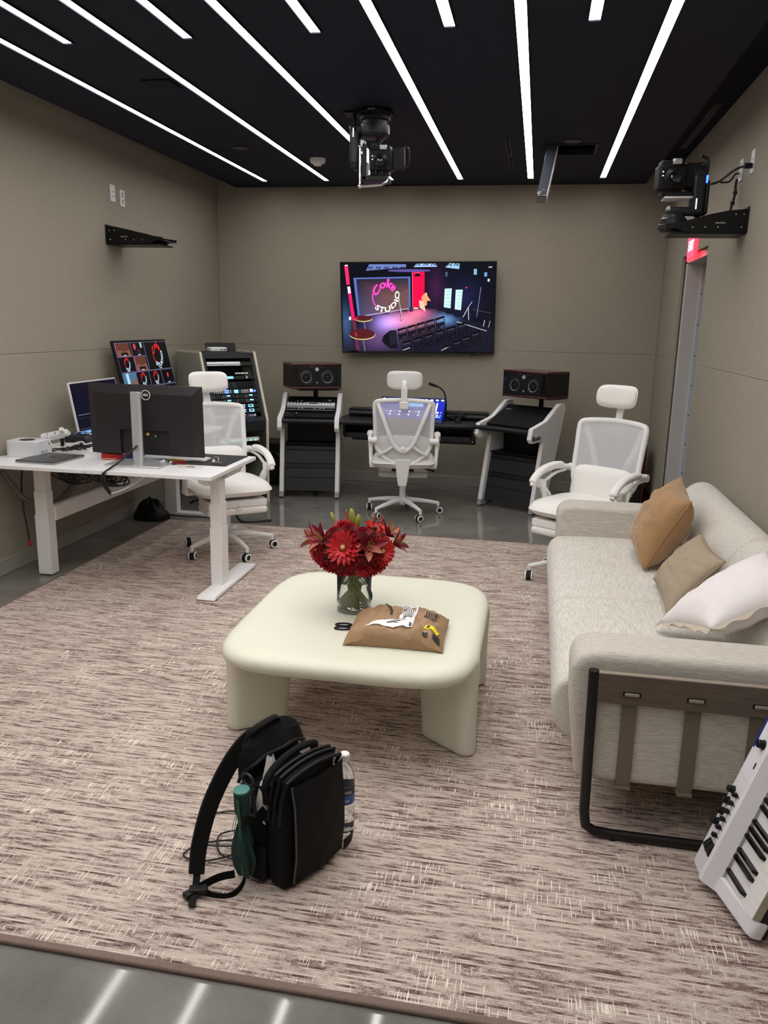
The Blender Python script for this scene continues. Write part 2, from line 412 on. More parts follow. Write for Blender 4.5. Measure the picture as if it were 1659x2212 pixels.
# linear lights
def strip(x, y0, y1, label, group):
    r = empty('light_strip', (x, (y0+y1)/2, ZC), 0, label, 'ceiling light', group); L = (y1-y0)/2
    for s_ in (-1, 1): MB().bb(s_*.0255-.002, s_*.0255+.002, -L, L, -.009, .0).build('strip_trim', 'ceiling_dark', r, smooth=0)
    for s_ in (-1, 1): MB().bb(-.0235, .0235, s_*L-.002, s_*L+.002, -.009, .0).build('strip_end', 'ceiling_dark', r, smooth=0)
    MB().bb(-.0235, .0235, -L+.002, L-.002, -.003, -.0005).build('diffuser', 'strip_light', r, smooth=0)
for x, lb in ((-2.52, 'long white ceiling light strip running along the left wall'), (-1.945, 'long white ceiling light strip passing beside the smoke detector'), (-1.36, 'long white ceiling light strip partly hidden by the ceiling camera'),
              (-.75, 'long white ceiling light strip between the ceiling camera and the slot diffuser'), (-.15, 'long white ceiling light strip between the slot diffuser and the open hatch'), (.449, 'long white ceiling light strip between the open hatch and the right wall')):
    strip(x, 1.2, 7.46, lb, 'linear lights reaching the back wall')
for x, lb in ((-2.225, 'first and second'), (-1.635, 'second and third'), (-1.04, 'third and fourth'), (-.452, 'fourth and fifth'), (.146, 'fifth and sixth')):
    strip(x, -1.3, 3.785, 'ceiling light strip ending mid-room between %s long strips from the left wall' % lb, 'linear lights ending mid-room')
# rug
rg = empty('area_rug', (-.72, 3.66, 0), 0, 'large brown and cream striped woven rug covering the concrete floor', 'rug')
RX0, RX1, RY0, RY1 = -2.79, 1.03, 1.53, 5.78
MB(T(.72, -3.66, 0)).bb(RX0+.02, RX1-.02, RY0+.02, RY1-.02, .0, .012).build('pile', 'rug_weave', rg, smooth=0)
mat('rug_binding', (.20, .14, .115), .9, namt=.25, nscale=160, bump=.4, bscale=250)
bd = MB(T(.72, -3.66, 0)); zz = .0065
for a, b in (((RX0, RY0), (RX1, RY0)), ((RX0, RY1), (RX1, RY1)), ((RX0, RY0), (RX0, RY1)), ((RX1, RY0), (RX1, RY1))):
    bd.tube([(a[0]+.012*(0), a[1], zz), (b[0], b[1], zz)], .0125, 10, flat=1.)
bo = MB(T(.72, -3.66, 0))
for (x0, x1, y0, y1) in ((RX0, RX1, RY0, RY0+.024), (RX0, RX1, RY1-.024, RY1), (RX0, RX0+.024, RY0, RY1), (RX1-.024, RX1, RY0, RY1)): bo.bb(x0, x1, y0, y1, 0, .0135)
bo.build('binding', 'rug_binding', rg, smooth=0, bevel=.005)
RUGZ = .012

# ------------------------------------------------------------------ things on the ceiling
o = MB().lathe([(0, -.055), (.028, -.052), (.034, -.038), (.052, -.034), (.060, -.022), (.062, 0), (0, 0)], 28).build('smoke_detector', 'white_plastic', loc=(-1.775, 6.51, ZC))
tag(o, 'small white round smoke detector on the black ceiling', 'smoke detector')
for loc, lb in (((-2.24, 6.06, ZC), 'flat dark sprinkler cover disc beside the outlined ceiling access panel'), ((.148, 6.04, ZC), 'flat dark sprinkler cover disc beside the open ceiling hatch')):
    o = MB().lathe([(0, -.008), (.058, -.008), (.060, -.004), (.060, 0), (0, 0)], 28).build('sprinkler_cover', 'charcoal_plastic', loc=loc); tag(o, lb, 'sprinkler', 'sprinkler covers')
gr = empty('ceiling_speaker_grille', (-2.09, 4.46, ZC), 0, 'square black vent grille in the ceiling by the outer light strip', 'vent')
MB().prism(rrect(.17, .17, .008), -.006).build('grille_frame', 'ceiling_dark', gr, smooth=0)
for i in range(7): MB().bb(-.068, .068, -.066+i*.022-.004, -.066+i*.022+.004, -.0085, -.006).build('slat', 'charcoal_plastic', gr, smooth=0)
ap = empty('access_panel', (-2.3, 6.31, ZC), 0, 'square access panel outlined in the black ceiling near the left wall', 'access panel')
for (x0, x1, y0, y1) in ((-.16, .16, -.16, -.154), (-.16, .16, .154, .16), (-.16, -.154, -.16, .16), (.154, .16, -.16, .16)): MB().bb(x0, x1, y0, y1, -.003, 0).build('panel_edge', 'black_metal', ap, smooth=0)
MB().bb(-.153, .153, -.153, .153, -.002, 0).build('panel_face', 'ceiling_black', ap, smooth=0); MB().cyl((.1, -.1, -.002), (.1, -.1, -.004), .012).build('latch', 'charcoal_plastic', ap)
sd = empty('slot_diffuser', (-.293, 6.49, ZC), 0, 'thin black slot air diffuser between two light strips on the ceiling', 'air diffuser')
MB().bb(-.016, .016, -.57, .57, -.003, 0).build('diffuser_frame', 'black_metal', sd, smooth=0)
for s_ in (-1, 1): MB().bb(-.009, .009, s_*.29-.26, s_*.29+.26, -.0045, -.003).build('slot', 'ceiling_dark', sd, smooth=0)
sd = empty('slot_diffuser', (.975, 6.15, ZT), 0, 'long slot air diffuser in the ceiling margin along the right wall', 'air diffuser')
MB().bb(-.022, .022, -.62, .62, -.004, 0).build('diffuser_frame', 'charcoal_plastic', sd, smooth=0); MB().bb(-.012, .012, -.6, .6, -.006, -.004).build('slot', 'black_metal', sd, smooth=0)
# hatch with its lid hanging open
mat('hatch_blue', (.045, .055, .085), .3, namt=.1, nscale=20)
ht = empty('ceiling_hatch', (HX0, (HY0+HY1)/2, ZC), 0, 'open ceiling hatch with its dark lid hanging down', 'hatch')
hl = (HY1-HY0)/2
for (x0, x1, y0, y1) in ((-.10, .275, -hl-.02, -hl-.005), (.262, .275, -hl, hl), (0, .275, hl+.003, hl+.015)): MB().bb(x0, x1, y0, y1, -.006, 0).build('hatch_frame', 'black_metal', ht, smooth=0)
sh = Matrix(((1, 0, .17, 0), (0, 1, 0, 0), (0, 0, 1, 0), (0, 0, 0, 1)))
ld = MB(T(-.035, 0, -.004) @ sh).bb(-.036, .034, -hl, hl, -.335, 0).build('lid', 'hatch_blue', ht, smooth=0, bevel=.003)
MB(T(-.035, 0, -.004) @ sh).bb(.034, .039, -hl, hl, -.335, 0).build('lid_edge', 'silver_light', ld, smooth=0)
mb = MB(T(-.035, 0, -.004) @ sh)
for (x0, x1, z0, z1) in ((-.033, -.004, -.307, -.303), (-.034, -.014, -.318, -.311), (-.03, -.008, -.329, -.326), (.01, .03, -.329, -.326), (0, .012, -.292, -.289)): mb.bb(x0, x1, -hl-.0015, -hl, z0, z1)
mb.build('warning_label', 'white_plastic', ld, smooth=0)

# ------------------------------------------------------------------ wall plates, left bracket, exit sign
def plate(x, y, z, nx, label, holes=False, w=.072, h=.118):
    r = empty('wall_plate', (x, y, z), 0, label, 'wall plate', 'white wall plates')
    MB().prism(rrect(w, h, .006), .006, frame((0, 0, 0), (0, 1 if nx > 0 else -1, 0), (0, 0, 1))).build('plate', 'white_plastic', r, bevel=.0015)
    fm = frame((0, 0, 0), (0, 1 if nx > 0 else -1, 0), (0, 0, 1))
    if holes:
        for dz in (.034, .016, -.014, -.031): MB().lathe([(0, .0075), (.006, .0075), (.0065, .006)], 12, fm @ T(0, dz, 0)).build('socket', 'black_plastic', r)
    else:
        MB().prism(rrect(.034, .07, .003), .0075, fm).build('insert', 'chair_white', r, bevel=.001)
        for dz in (.012, -.022): MB().prism(rrect(.008, .01, .002), .0082, fm @ T(0, dz, 0)).build('slot', 'charcoal_plastic', r)
plate(XL, 5.80, 2.440, 1, 'blank white wall plate above the empty wall bracket'); plate(XL, 5.945, 2.425, 1, 'white wall plate with four black jacks above the empty wall bracket', True)
plate(XR, 4.87, 2.43, -1, 'white power outlet plate with the black plug above the camera shelf'); plate(XR, 5.13, 2.43, -1, 'white data plate with black cables above the camera shelf', True)
def bracket(loc, rz, label, L=.46):
    """steel camera shelf: local +x goes out from the wall"""
    r = empty('camera_bracket', loc, rz, label, 'bracket', 'black steel camera brackets')
    MB().bb(0, .006, -.13, .13, -.06, .075).build('wall_flange', 'black_metal', r, smooth=0, bevel=.002)
    poly = [(0, -.055), (.36*L/.46, -.055), (.40*L/.46, -.035), (L, -.03), (L, -.012), (.36*L/.46, .0), (.20, .035), (.10, .055), (0, .062)]
    for s_ in (-1, 1):
        MB().prism(poly, .004, frame((0, s_*.115+.002, 0), (1, 0, 0), (0, 0, 1))).build('side_web', 'black_metal', r, smooth=0, bevel=.001)
        for (x, z) in ((.025, .035), (.065, .035), (.03, -.03), (.15, -.03), (.215, -.03), (.28, -.03)):
            MB().lathe([(0, .002), (.004, .0015), (.005, 0)], 10, frame((x, s_*.1175, z), (1, 0, 0), (0, 0, 1 if s_ < 0 else -1))).build('screw', 'chrome', r)
    MB().bb(0, L-.03, -.115, .115, -.065, -.055).build('bottom_shelf', 'black_metal', r, smooth=0, bevel=.002)
    MB().bb(.17, L, -.10, .10, -.036, -.03).build('top_shelf', 'black_metal', r, smooth=0, bevel=.002)
    fm = frame((.14, -.1178, -.008), (1, 0, 0), (0, 0, 1)) if rz == 0 else frame((.14, .1178, -.008), (-1, 0, 0), (0, 0, 1))
    MB().text('datavideo', .014, fm).build('lettering', 'silver_light', r, smooth=0)
    return r
bracket((XL, 5.80, 2.135), 0, 'empty black steel bracket fixed to the left wall', .44)
bracket((XR, 4.95, 2.125), pi, 'black steel bracket on the right wall carrying a robotic camera', .42)
ex = empty('exit_sign', (XR, 6.40, 2.14), 0, 'glowing red exit sign on the wall above the door', 'exit sign')
fm = frame((0, 0, 0), (0, -1, 0), (0, 0, 1))
MB().prism(rrect(.30, .20, .012), .022, fm).build('backing', 'exit_acrylic', ex, bevel=.003)
MB().prism(rrect(.25, .15, .008), .0235, fm).build('face', 'exit_red', ex, bevel=.001)
MB().text('EXIT', .10, fm @ T(0, 0, .0245), bold=.002).build('lettering', 'exit_letter', ex, smooth=0)
# ------------------------------------------------------------------ screen pictures (flat print on screens, lit)
def screen_mat():
    m = mat('screen_picture', (.0, .0, .0), .25, spec=.3); nt = m.node_tree; b = nt.nodes['Principled BSDF']
    at = nt.nodes.new('ShaderNodeAttribute'); at.attribute_name = 'Col'
    nt.links.new(at.outputs['Color'], b.inputs['Emission Color']); b.inputs['Emission Strength'].default_value = 1.15
screen_mat()
class Pic:
    """layers of flat coloured shapes; fn maps picture coordinates to metres in the screen plane"""
    def __init__(s, fn, clamp=None):
        s.fn = fn if clamp is None else (lambda x, y: fn(min(max(x, clamp[0]), clamp[2]), min(max(y, clamp[1]), clamp[3]))); s.v = []; s.f = []; s.c = []; s.k = 0
    def poly(s, pts, col, cols=None, lift=True):
        if lift: s.k += 1
        b = len(s.v); z = s.k*.00003
        for p in pts: x, y = s.fn(*p); s.v.append((x, y, z))
        s.f.append(tuple(range(b, b+len(pts))))
        s.c.append([rgb(*c) for c in cols] if cols else [rgb(*col)]*len(pts))
    def rect(s, x0, y0, x1, y1, col): s.poly([(x0, y0), (x1, y0), (x1, y1), (x0, y1)], col)
    def ell(s, cx, cy, rx, ry, col, n=24): s.poly([(cx+rx*cos(2*pi*i/n), cy+ry*sin(2*pi*i/n)) for i in range(n)], col)
    def line(s, pts, w, col):
        s.k += 1
        for a, b in zip(pts[:-1], pts[1:]):
            d = Vector((b[0]-a[0], b[1]-a[1])); 
            if d.length < 1e-6: continue
            n = Vector((-d.y, d.x)).normalized()*w/2
            s.poly([(a[0]+n.x, a[1]+n.y), (b[0]+n.x, b[1]+n.y), (b[0]-n.x, b[1]-n.y), (a[0]-n.x, a[1]-n.y)], col, lift=False)
    def field(s, x0, y0, x1, y1, nx, ny, cf):
        s.k += 1
        for i in range(nx):
            for j in range(ny):
                X = [x0+(x1-x0)*(i+a)/nx for a in (0, 1)]; Y = [y0+(y1-y0)*(j+a)/ny for a in (0, 1)]
                pts = [(X[0], Y[0]), (X[1], Y[0]), (X[1], Y[1]), (X[0], Y[1])]
                s.poly(pts, None, [cf(*p) for p in pts], lift=False)
    def arc_text(s, string, cx, cy, rx, ry, a0, a1, t0, t1, col, skew=0., bold=0.):
        """letters bent along an ellipse; angles in degrees, t0/t1 inner and outer share of the radius at both ends"""
        s.k += 1
        vs, fs = text_data(string, 1., 0., 'LEFT', bold)
        xs = [v[0] for v in vs]; ys = [v[1] for v in vs]; X0, X1, Y0, Y1 = min(xs), max(xs), min(ys), max(ys)
        b = len(s.v)
        for v in vs:
            t = (v[0]-X0)/(X1-X0); q = (v[1]-Y0)/(Y1-Y0)
            a = radians(a0+(a1-a0)*t)
            k = t0(t)+(t1(t)-t0(t))*(q if a1 > a0 or True else 1-q)
            x, y = s.fn(cx+rx*k*cos(a)+skew*ry*k*sin(a), cy-ry*k*sin(a)); s.v.append((x, y, s.k*.00003))
        for f in fs: s.f.append(tuple(b+i for i in f)); s.c.append([rgb(*col)]*len(f))
    def build(s, name, parent, M=None):
        me = bpy.data.meshes.new(name); vs = s.v
        if M is not None: vs = [tuple(M @ Vector(v)) for v in vs]
        me.from_pydata(vs, [], s.f); at = me.color_attributes.new('Col', 'FLOAT_COLOR', 'CORNER')
        i = 0
        for cs in s.c:
            for c in cs: at.data[i].color = (*c, 1); i += 1
        me.materials.append(MATS['screen_picture'])
        o = bpy.data.objects.new(name, me); COL.objects.link(o); o.parent = parent; return o
def studio_logo(p, cx, cy, r, c1, c2, rim=None):
    if rim: p.arc_text('Coke', cx, cy, r, r*1.05, 172, 38, lambda t: .55+.12*sin(t*pi), lambda t: 1.16+.22*sin(t*pi), rim, .18, bold=.045)
    p.arc_text('Coke', cx, cy, r, r*1.05, 172, 38, lambda t: .58+.12*sin(t*pi), lambda t: 1.12+.22*sin(t*pi), c1, .18, bold=.02)
    p.line([(cx+r*1.02*cos(radians(a)), cy-r*1.1*sin(radians(a))) for a in range(168, 232, 6)], r*.09, c1)
    p.arc_text('STUDIO', cx, cy, r, r*1.12, 226, 385, lambda t: 1.12, lambda t: .74, c2, .12, bold=.03)

# ------------------------------------------------------------------ television on the back wall
tv = bpy.data.objects.new('television', None); COL.objects.link(tv)
tag(tv, 'large wall television showing a stage with a pink and white logo', 'television')
TVW, TVH = 1.445, .835
tv.matrix_world = T(-1.128, 7.665, 1.695) @ Rz(radians(3.5)) @ Ry(radians(-.9)) @ Rx(radians(7)) @ frame((0, 0, 0), (1, 0, 0), (0, 0, 1))
# local: x right, y up, z towards the room
MB().bb(-TVW/2, TVW/2, -TVH/2, TVH/2, -.035, 0).build('casing', 'black_plastic', tv, smooth=0, bevel=.004)
MB().bb(-TVW/2+.006, TVW/2-.006, -TVH/2+.012, TVH/2-.006, 0, .0012).build('panel', 'glass_black', tv, smooth=0)
MB().bb(-TVW/2, TVW/2, -TVH/2-.002, -TVH/2+.004, -.006, .003).build('bottom_bezel', 'charcoal_plastic', tv, smooth=0)
MB().bb(.50, .56, -TVH/2-.009, -TVH/2, -.02, 0).build('sensor', 'black_plastic', tv, smooth=0, bevel=.002)
mw = MB().bb(-.2, .2, -.15, .15, -.06, -.035).build('wall_mount', 'black_metal', tv, smooth=0, bevel=.003)
pw, ph = TVW-.022, TVH-.03
pic = Pic(lambda x, y: ((x-842.5)/1345*pw, -(y-508.5)/793*ph+.003), (172, 114, 1513, 903))
def bgf(x, y):
    base = Vector((8, 10, 22))
    def blob(cx, cy, rx, ry, c, k=1.):
        d = ((x-cx)/rx)**2+((y-cy)/ry)**2; return Vector(c)*math.exp(-d)*k
    col = base.copy()
    fl = 600-(x-270)*.13 if x < 930 else 510+(x-930)*.30
    if y > fl-4:
        col += blob(760, 620, 210, 95, (205, 110, 120)); col += blob(560, 640, 130, 90, (120, 110, 190), .9); col += blob(1090, 610, 110, 60, (70, 120, 160))
        col += blob(500, 800, 200, 120, (75, 45, 75)); col += blob(860, 540, 110, 45, (150, 50, 70)); col += Vector((10, 10, 16))
    else:
        col += blob(1000, 330, 90, 200, (50, 14, 40)); col += blob(1250, 420, 150, 180, (16, 18, 44))
    if x < 260: col += blob(200, 620, 60, 190, (40, 70, 95))
    return tuple(min(255, c) for c in col)
pic.field(170, 112, 1515, 905, 56, 34, bgf)
for q, c in (([(390, 178), (420, 122), (742, 122), (745, 150)], (110, 128, 190)), ([(810, 148), (832, 118), (1000, 118), (1012, 146)], (165, 190, 240)), ([(1085, 152), (1112, 114), (1208, 118), (1203, 166)], (160, 200, 240))):
    pic.poly(q, c); (ax, ay), (bx, by) = q[0], q[3]
    n_ = max(2, int((bx-ax)/62))
    for i in range(n_):
        x0 = ax+(bx-ax)*(i+.25)/n_; pic.line([(x0, ay-12), (x0+14, ay-36), (x0+30, ay-14), (x0+44, ay-36)], 7, (20, 24, 50))
pic.ell(770, 178, 190, 12, (105, 90, 170))
for i in range(13): pic.line([(640+i*22, 170), (640+i*22, 187)], 5, (40, 36, 90))
pic.poly([(200, 135), (232, 130), (246, 300), (216, 302)], (255, 45, 105)); pic.poly([(204, 128), (230, 124), (231, 134), (206, 138)], (255, 240, 250))
pic.poly([(222, 318), (248, 316), (286, 610), (258, 622)], (255, 25, 110)); pic.poly([(222, 318), (246, 316), (254, 375), (228, 380)], (255, 225, 240)); pic.rect(230, 588, 250, 618, (250, 240, 235))
pic.poly([(258, 622), (286, 610), (320, 895), (292, 895)], (110, 40, 66))
pic.poly([(278, 240), (780, 230), (784, 508), (312, 592)], (92, 112, 190))
pic.poly([(303, 252), (764, 244), (768, 512), (330, 578)], None, [(28, 30, 52), (40, 42, 62), (142, 96, 92), (70, 72, 108)])
pic.poly([(500, 560), (610, 420), (768, 330), (768, 512)], (112, 80, 82)); pic.line([(312, 590), (784, 510)], 8, (205, 170, 215))
pic.poly([(797, 190), (905, 188), (906, 488), (800, 502)], (250, 8, 72)); pic.line([(798, 190), (801, 500)], 4, (255, 120, 150))
pic.poly([(815, 200), (865, 196), (872, 226), (820, 230)], (24, 10, 26)); pic.line([(818, 206), (840, 196), (864, 204)], 6, (255, 90, 120))
studio_logo(pic, 560, 408, 112, (255, 84, 222), (246, 250, 240), (230, 10, 110))
pic.line([(678, 410), (690, 500), (702, 556)], 7, (225, 215, 225)); pic.line([(684, 440), (698, 630)], 3, (40, 30, 50)); pic.line([(668, 612), (698, 622), (722, 608)], 3, (40, 30, 50))
pic.rect(770, 498, 806, 540, (52, 46, 74))
pic.poly([(880, 408), (896, 388), (918, 376), (934, 402), (962, 444), (930, 442), (926, 486), (902, 486), (878, 430)], (246, 160, 120)); pic.ell(918, 384, 11, 13, (250, 185, 150))
pic.poly([(858, 438), (902, 452), (916, 540), (862, 502)], (255, 196, 176)); pic.ell(830, 509, 26, 7, (255, 200, 190))
for q in ([(1082, 336), (1143, 334), (1135, 510), (1076, 500)], [(1178, 346), (1238, 345), (1226, 526), (1172, 518)]):
    pic.poly(q, (206, 246, 236)); x = q[0][0]
    for i in range(5): pic.line([(x+12, q[0][1]+22+i*30), (x+48, q[0][1]+22+i*30)], 4, (90, 190, 205))
for (x, y, w_, h_, c) in ((1330, 165, 26, 50, (130, 185, 215)), (1420, 195, 24, 36, (110, 160, 215)), (1085, 190, 20, 40, (70, 90, 110)), (1450, 250, 18, 26, (190, 205, 215)), (1262, 322, 16, 10, (220, 80, 110)), (1455, 145, 30, 10, (190, 200, 210))): pic.rect(x, y, x+w_, y+h_, c)
pic.line([(1395, 322), (1365, 585)], 4, (150, 152, 165)); pic.line([(1245, 590), (1290, 500), (1296, 612)], 6, (205, 200, 200)); pic.line([(1290, 500), (1322, 450)], 5, (200, 195, 200))
pic.line([(1330, 520), (1490, 552)], 3, (90, 90, 110)); pic.line([(1190, 628), (1455, 712)], 6, (190, 190, 190)); pic.line([(1425, 670), (1436, 615)], 6, (190, 190, 195)); pic.line([(1470, 680), (1484, 620)], 6, (150, 150, 160))
for (cx, cy, rx, ry) in ((360, 603, 80, 27), (348, 747, 118, 48)):
    pic.line([(cx+2, cy), (cx+22, cy+ry+110)], 8, (120, 120, 150)); pic.ell(cx, cy+5, rx, ry, (226, 206, 130)); pic.ell(cx-2, cy-2, rx-1, ry-1, (84, 26, 34))
    pic.poly([(cx-70, cy-14), (cx-52, cy-16), (cx-44, cy+20), (cx-64, cy+20)], (176, 38, 52))
def fold_chair(x, y, s_):
    k = (6, 6, 12)
    pic.poly([(x, y), (x+76*s_, y-22*s_), (x+80*s_, y-6*s_), (x+6*s_, y+20*s_)], k); pic.poly([(x+2*s_, y+50*s_), (x+70*s_, y+28*s_), (x+90*s_, y+52*s_), (x+20*s_, y+84*s_)], (20, 20, 34))
    for a, b in (((4, 0), (24, 120)), ((78, -20), (84, 96)), ((8, 60), (70, 110)), ((76, 30), (26, 90))): pic.line([(x+a[0]*s_, y+a[1]*s_), (x+b[0]*s_, y+b[1]*s_)], 7*s_, k)
    pic.line([(x+10*s_, y+20*s_), (x+70*s_, y+4*s_)], 2.5, (150, 120, 135))
for i in range(5): fold_chair(665+i*84, 700-i*25, 1.)
pic.poly([(540, 760), (600, 712), (655, 708), (665, 870), (610, 880), (560, 850), (525, 810)], (10, 10, 20)); pic.poly([(590, 725), (650, 715), (655, 830), (600, 850)], (28, 28, 46))
for i in range(6): fold_chair(705+i*98, 818-i*33, 1.05)
for i in range(4): fold_chair(1075+i*82, 852-i*40, .95)
pic.line([(715, 892), (780, 868)], 6, (200, 200, 195)); pic.line([(1060, 892), (1112, 864)], 6, (200, 195, 190))
pic.build('picture', tv, T(0, 0, .0014))

# ------------------------------------------------------------------ studio desk with two angled rack bays
mat('desk_black', (.008, .008, .009), .38, spec=.4, namt=.2, nscale=30); mat('desk_bumper', (.012, .012, .016), .45, spec=.4, namt=.1, nscale=30)
mat('panel_grey', (.019, .020, .023), .5, spec=.4, namt=.12, nscale=40); mat('panel_dark', (.006, .006, .007), .5, spec=.4, namt=.1, nscale=40)
mat('leg_grey', (.34, .34, .35), .4, namt=.05, nscale=20)
DK = Vector((-1.05, 7.1, 0))
desk = empty('studio_desk', DK, 0, 'wide black studio desk with white angled legs and two rack bays under the television', 'desk')
PROF = [(-.17, .06), (.04, .06), (-.07, .62), (.115, .615), (.145, .65), (.12, .737), (-.10, .785), (-.31, .914), (-.39, .914), (-.415, .87)]
FOOT = [(-.15, .012), (.05, .012), (.04, .06), (-.17, .06)]
def bay(origin, yaw, W, names):
    B = T(*(-DK)) @ T(*origin) @ Rz(yaw)
    def P(poly, x, t): return frame((x, 0, 0), (0, -1, 0), (0, 0, 1)), poly, t
    for x in (-.02, W-.02):
        fm = frame((x+.04, 0, 0), (0, -1, 0), (0, 0, 1))      # local (F,z) -> (0,-F,z), extrudes to -x
        MB(B).prism(PROF, .04, fm).build('side_leg', 'chair_white', desk, smooth=0, bevel=.004)
        MB(B).prism(FOOT, .04, fm).build('leg_shoe', 'leg_grey', desk, smooth=0, bevel=.002)
        MB(B).cyl((x+.02, .0, 0), (x+.02, .0, .013), .014).build('glide', 'rubber', desk)
    x0, x1 = .024, W-.024
    # lower rack: blank panels one above the other
    z = .06
    for h, m in ((.118, 'panel_grey'), (.086, 'panel_grey'), (.04, 'panel_dark'), (.118, 'panel_grey'), (.04, 'panel_dark')):
        F = .02-.12*(z/.56); F2 = .02-.12*((z+h)/.56)
        MB(B).add([(x0, -F, z+.002), (x1, -F, z+.002), (x1, -F2, z+h-.002), (x0, -F2, z+h-.002), (x0, -F+.02, z+.002), (x1, -F+.02, z+.002), (x1, -F2+.02, z+h-.002), (x0, -F2+.02, z+h-.002)],
                  [(0, 1, 2, 3), (7, 6, 5, 4), (0, 4, 5, 1), (3, 2, 6, 7), (0, 3, 7, 4), (1, 5, 6, 2)]).build('blank_panel', m, desk, smooth=0, bevel=.0015)
        z += h
    MB(B).bb(x0, x1, .12, .17, .06, .48).build('rack_back', 'black_metal', desk, smooth=0)
    MB(B).bb(x0, x1, .06, .30, .475, .485).build('rack_shelf', 'black_metal', desk, smooth=0)
    MB(B).bb(x0, x1, .27, .29, .485, .86).build('bay_back', 'black_metal', desk, smooth=0)
    return B, x0, x1
BL, bl0, bl1 = bay((-2.20, 6.86, 0), radians(10), .50, 'left')
BR, br0, br1 = bay((-.406, 7.02, 0), radians(-30), .52, 'right')
def up_panels(B, x0, x1, rows, Fa=.03, za=.735, Fb=-.33, zb=.885):
    a = Vector((0, -Fa, za)); b = Vector((0, -Fb, zb)); d = (b-a); L = d.length; d.normalize(); out = []
    fm = frame(a, (1, 0, 0), d)                # z = outwards
    v = 0
    for h in rows:
        MB(B @ fm).bb(x0+.004, x1-.004, v+.002, v+h-.002, -.03, 0).build('rack_panel', 'panel_dark', desk, smooth=0, bevel=.0015); v += h
    return B @ fm, L
FL, LL = up_panels(BL, bl0, bl1, (.045, .09, .09, .06, .10))
FR, LR = up_panels(BR, br0, br1, (.045, .045, .045, .045, .045, .045, .045, .06))
MB(FR).bb(br0+.03, br0+.085, .276, .288, 0, .001).build('maker_mark', 'silver', desk, smooth=0)
# desktop
def wpt(B, x, F): v = B @ Vector((x, -F, 0)); return (v.x, v.y)
top = [wpt(BL, .02, .10), wpt(BL, .46, .10), (-.52-DK.x, 6.875-DK.y), wpt(BR, .0, .11), wpt(BR, .50, .11), wpt(BR, .50, -.06), wpt(BR, .0, -.08), (-.40-DK.x, 7.42-DK.y), (-1.70-DK.x, 7.42-DK.y), wpt(BL, .48, -.08), wpt(BL, .02, -.08)]
MB().prism(top, .028, T(0, 0, .69)).build('desktop', 'desk_black', desk, smooth=0, bevel=.003)
bp_ = [(*wpt(BL, .02, .105), .703), (*wpt(BL, .46, .105), .703), (-1.60-DK.x, 6.86-DK.y, .703), (-.60-DK.x, 6.875-DK.y, .703), (*wpt(BR, .0, .12), .703), (*wpt(BR, .50, .12), .703)]
MB().tube(spline(bp_, 5), .021, 14).build('arm_bumper', 'desk_bumper', desk)
MB(T(*(-DK))).bb(-1.68, -.40, 7.27, 7.43, .72, .785).build('rear_bridge', 'desk_black', desk, smooth=0, bevel=.004)
MB(T(*(-DK))).cyl((-1.66, 7.255, .745), (-.42, 7.255, .745), .022, n=12).build('bridge_bumper', 'desk_bumper', desk)
MB(T(*(-DK))).bb(-1.62, -.52, 6.92, 7.24, .575, .592).build('keyboard_tray', 'desk_black', desk, smooth=0, bevel=.003)
MB(T(*(-DK))).bb(-1.62, -.52, 6.905, 6.922, .565, .612).build('tray_lip', 'desk_bumper', desk, smooth=0, bevel=.003)
MB(T(*(-DK))).bb(-1.64, -.50, 7.24, 7.26, .50, .69).build('cable_trough', 'desk_black', desk, smooth=0)
for x in (-1.645, -.505):
    MB(T(*(-DK))).bb(x-.012, x+.012, 6.93, 7.25, .56, .69).build('tray_hanger', 'black_metal', desk, smooth=0, bevel=.002)
    MB(T(*(-DK))).sphere((x, 6.92, .57), .008).build('tray_bolt', 'chrome', desk)
fm = frame((.5+.0205, -.045, .655), (0, 1, 0), (0, 0, 1))
MB(BR @ T(0, 0, 0)).text('Studio', .055, frame((.5425, -.055, .655), (0, 1, 0), (0, 0, 1)) @ Matrix(((1, .25, 0, 0), (0, 1, 0, 0), (0, 0, 1, 0), (0, 0, 0, 1))), extrude=.001).build('maker_script', 'black_plastic', desk, smooth=0)

# gear in the left bay
W_L = T(*DK) @ FL
def gear(name, M, label, cat, group=None):
    o = bpy.data.objects.new(name, None); COL.objects.link(o); o.matrix_world = M; o.empty_display_size = .03
    return tag(o, label, cat, group)
g = gear('rack_interface', W_L @ T((bl0+bl1)/2, .19, 0), 'silver rack unit with a row of small controls in the left bay', 'rack unit', 'rack gear in the left bay')
MB().bb(-.215, .215, -.024, .024, .0, .03).build('faceplate', 'silver_light', g, smooth=0, bevel=.003)
for i in range(14):
    x = -.19+i*.0285
    if i in (6, 7): continue
    MB().cyl((x, .004, .03), (x, .004, .038), .006 if i < 5 else .004, n=10).build('knob', 'charcoal_plastic', g)
MB().bb(-.02, .055, -.006, .010, .03, .031).build('display', 'glass_black', g, smooth=0)
g = gear('rack_preamp', W_L @ T((bl0+bl1)/2, .105, 0), 'black rack unit with silver trim below the silver one in the left bay', 'rack unit', 'rack gear in the left bay')
MB().bb(-.215, .215, -.024, .024, .0, .022).build('faceplate', 'panel_dark', g, smooth=0, bevel=.002)
for y in (-.022, .022): MB().bb(-.21, .21, y-.003, y+.003, .022, .0235).build('trim_line', 'silver', g, smooth=0)
for i, x in enumerate((-.10, -.07, .04, .09, .12)): MB().cyl((x, 0, .022), (x, 0, .032), .008, n=12).build('knob', 'silver', g)
g = gear('patch_unit', W_L @ T((bl0+bl1)/2, .275, 0), 'dark rack unit with small blue buttons at the top of the left bay', 'rack unit', 'rack gear in the left bay')
MB().bb(-.215, .215, -.026, .026, .0, .015).build('faceplate', 'panel_dark', g, smooth=0, bevel=.002)
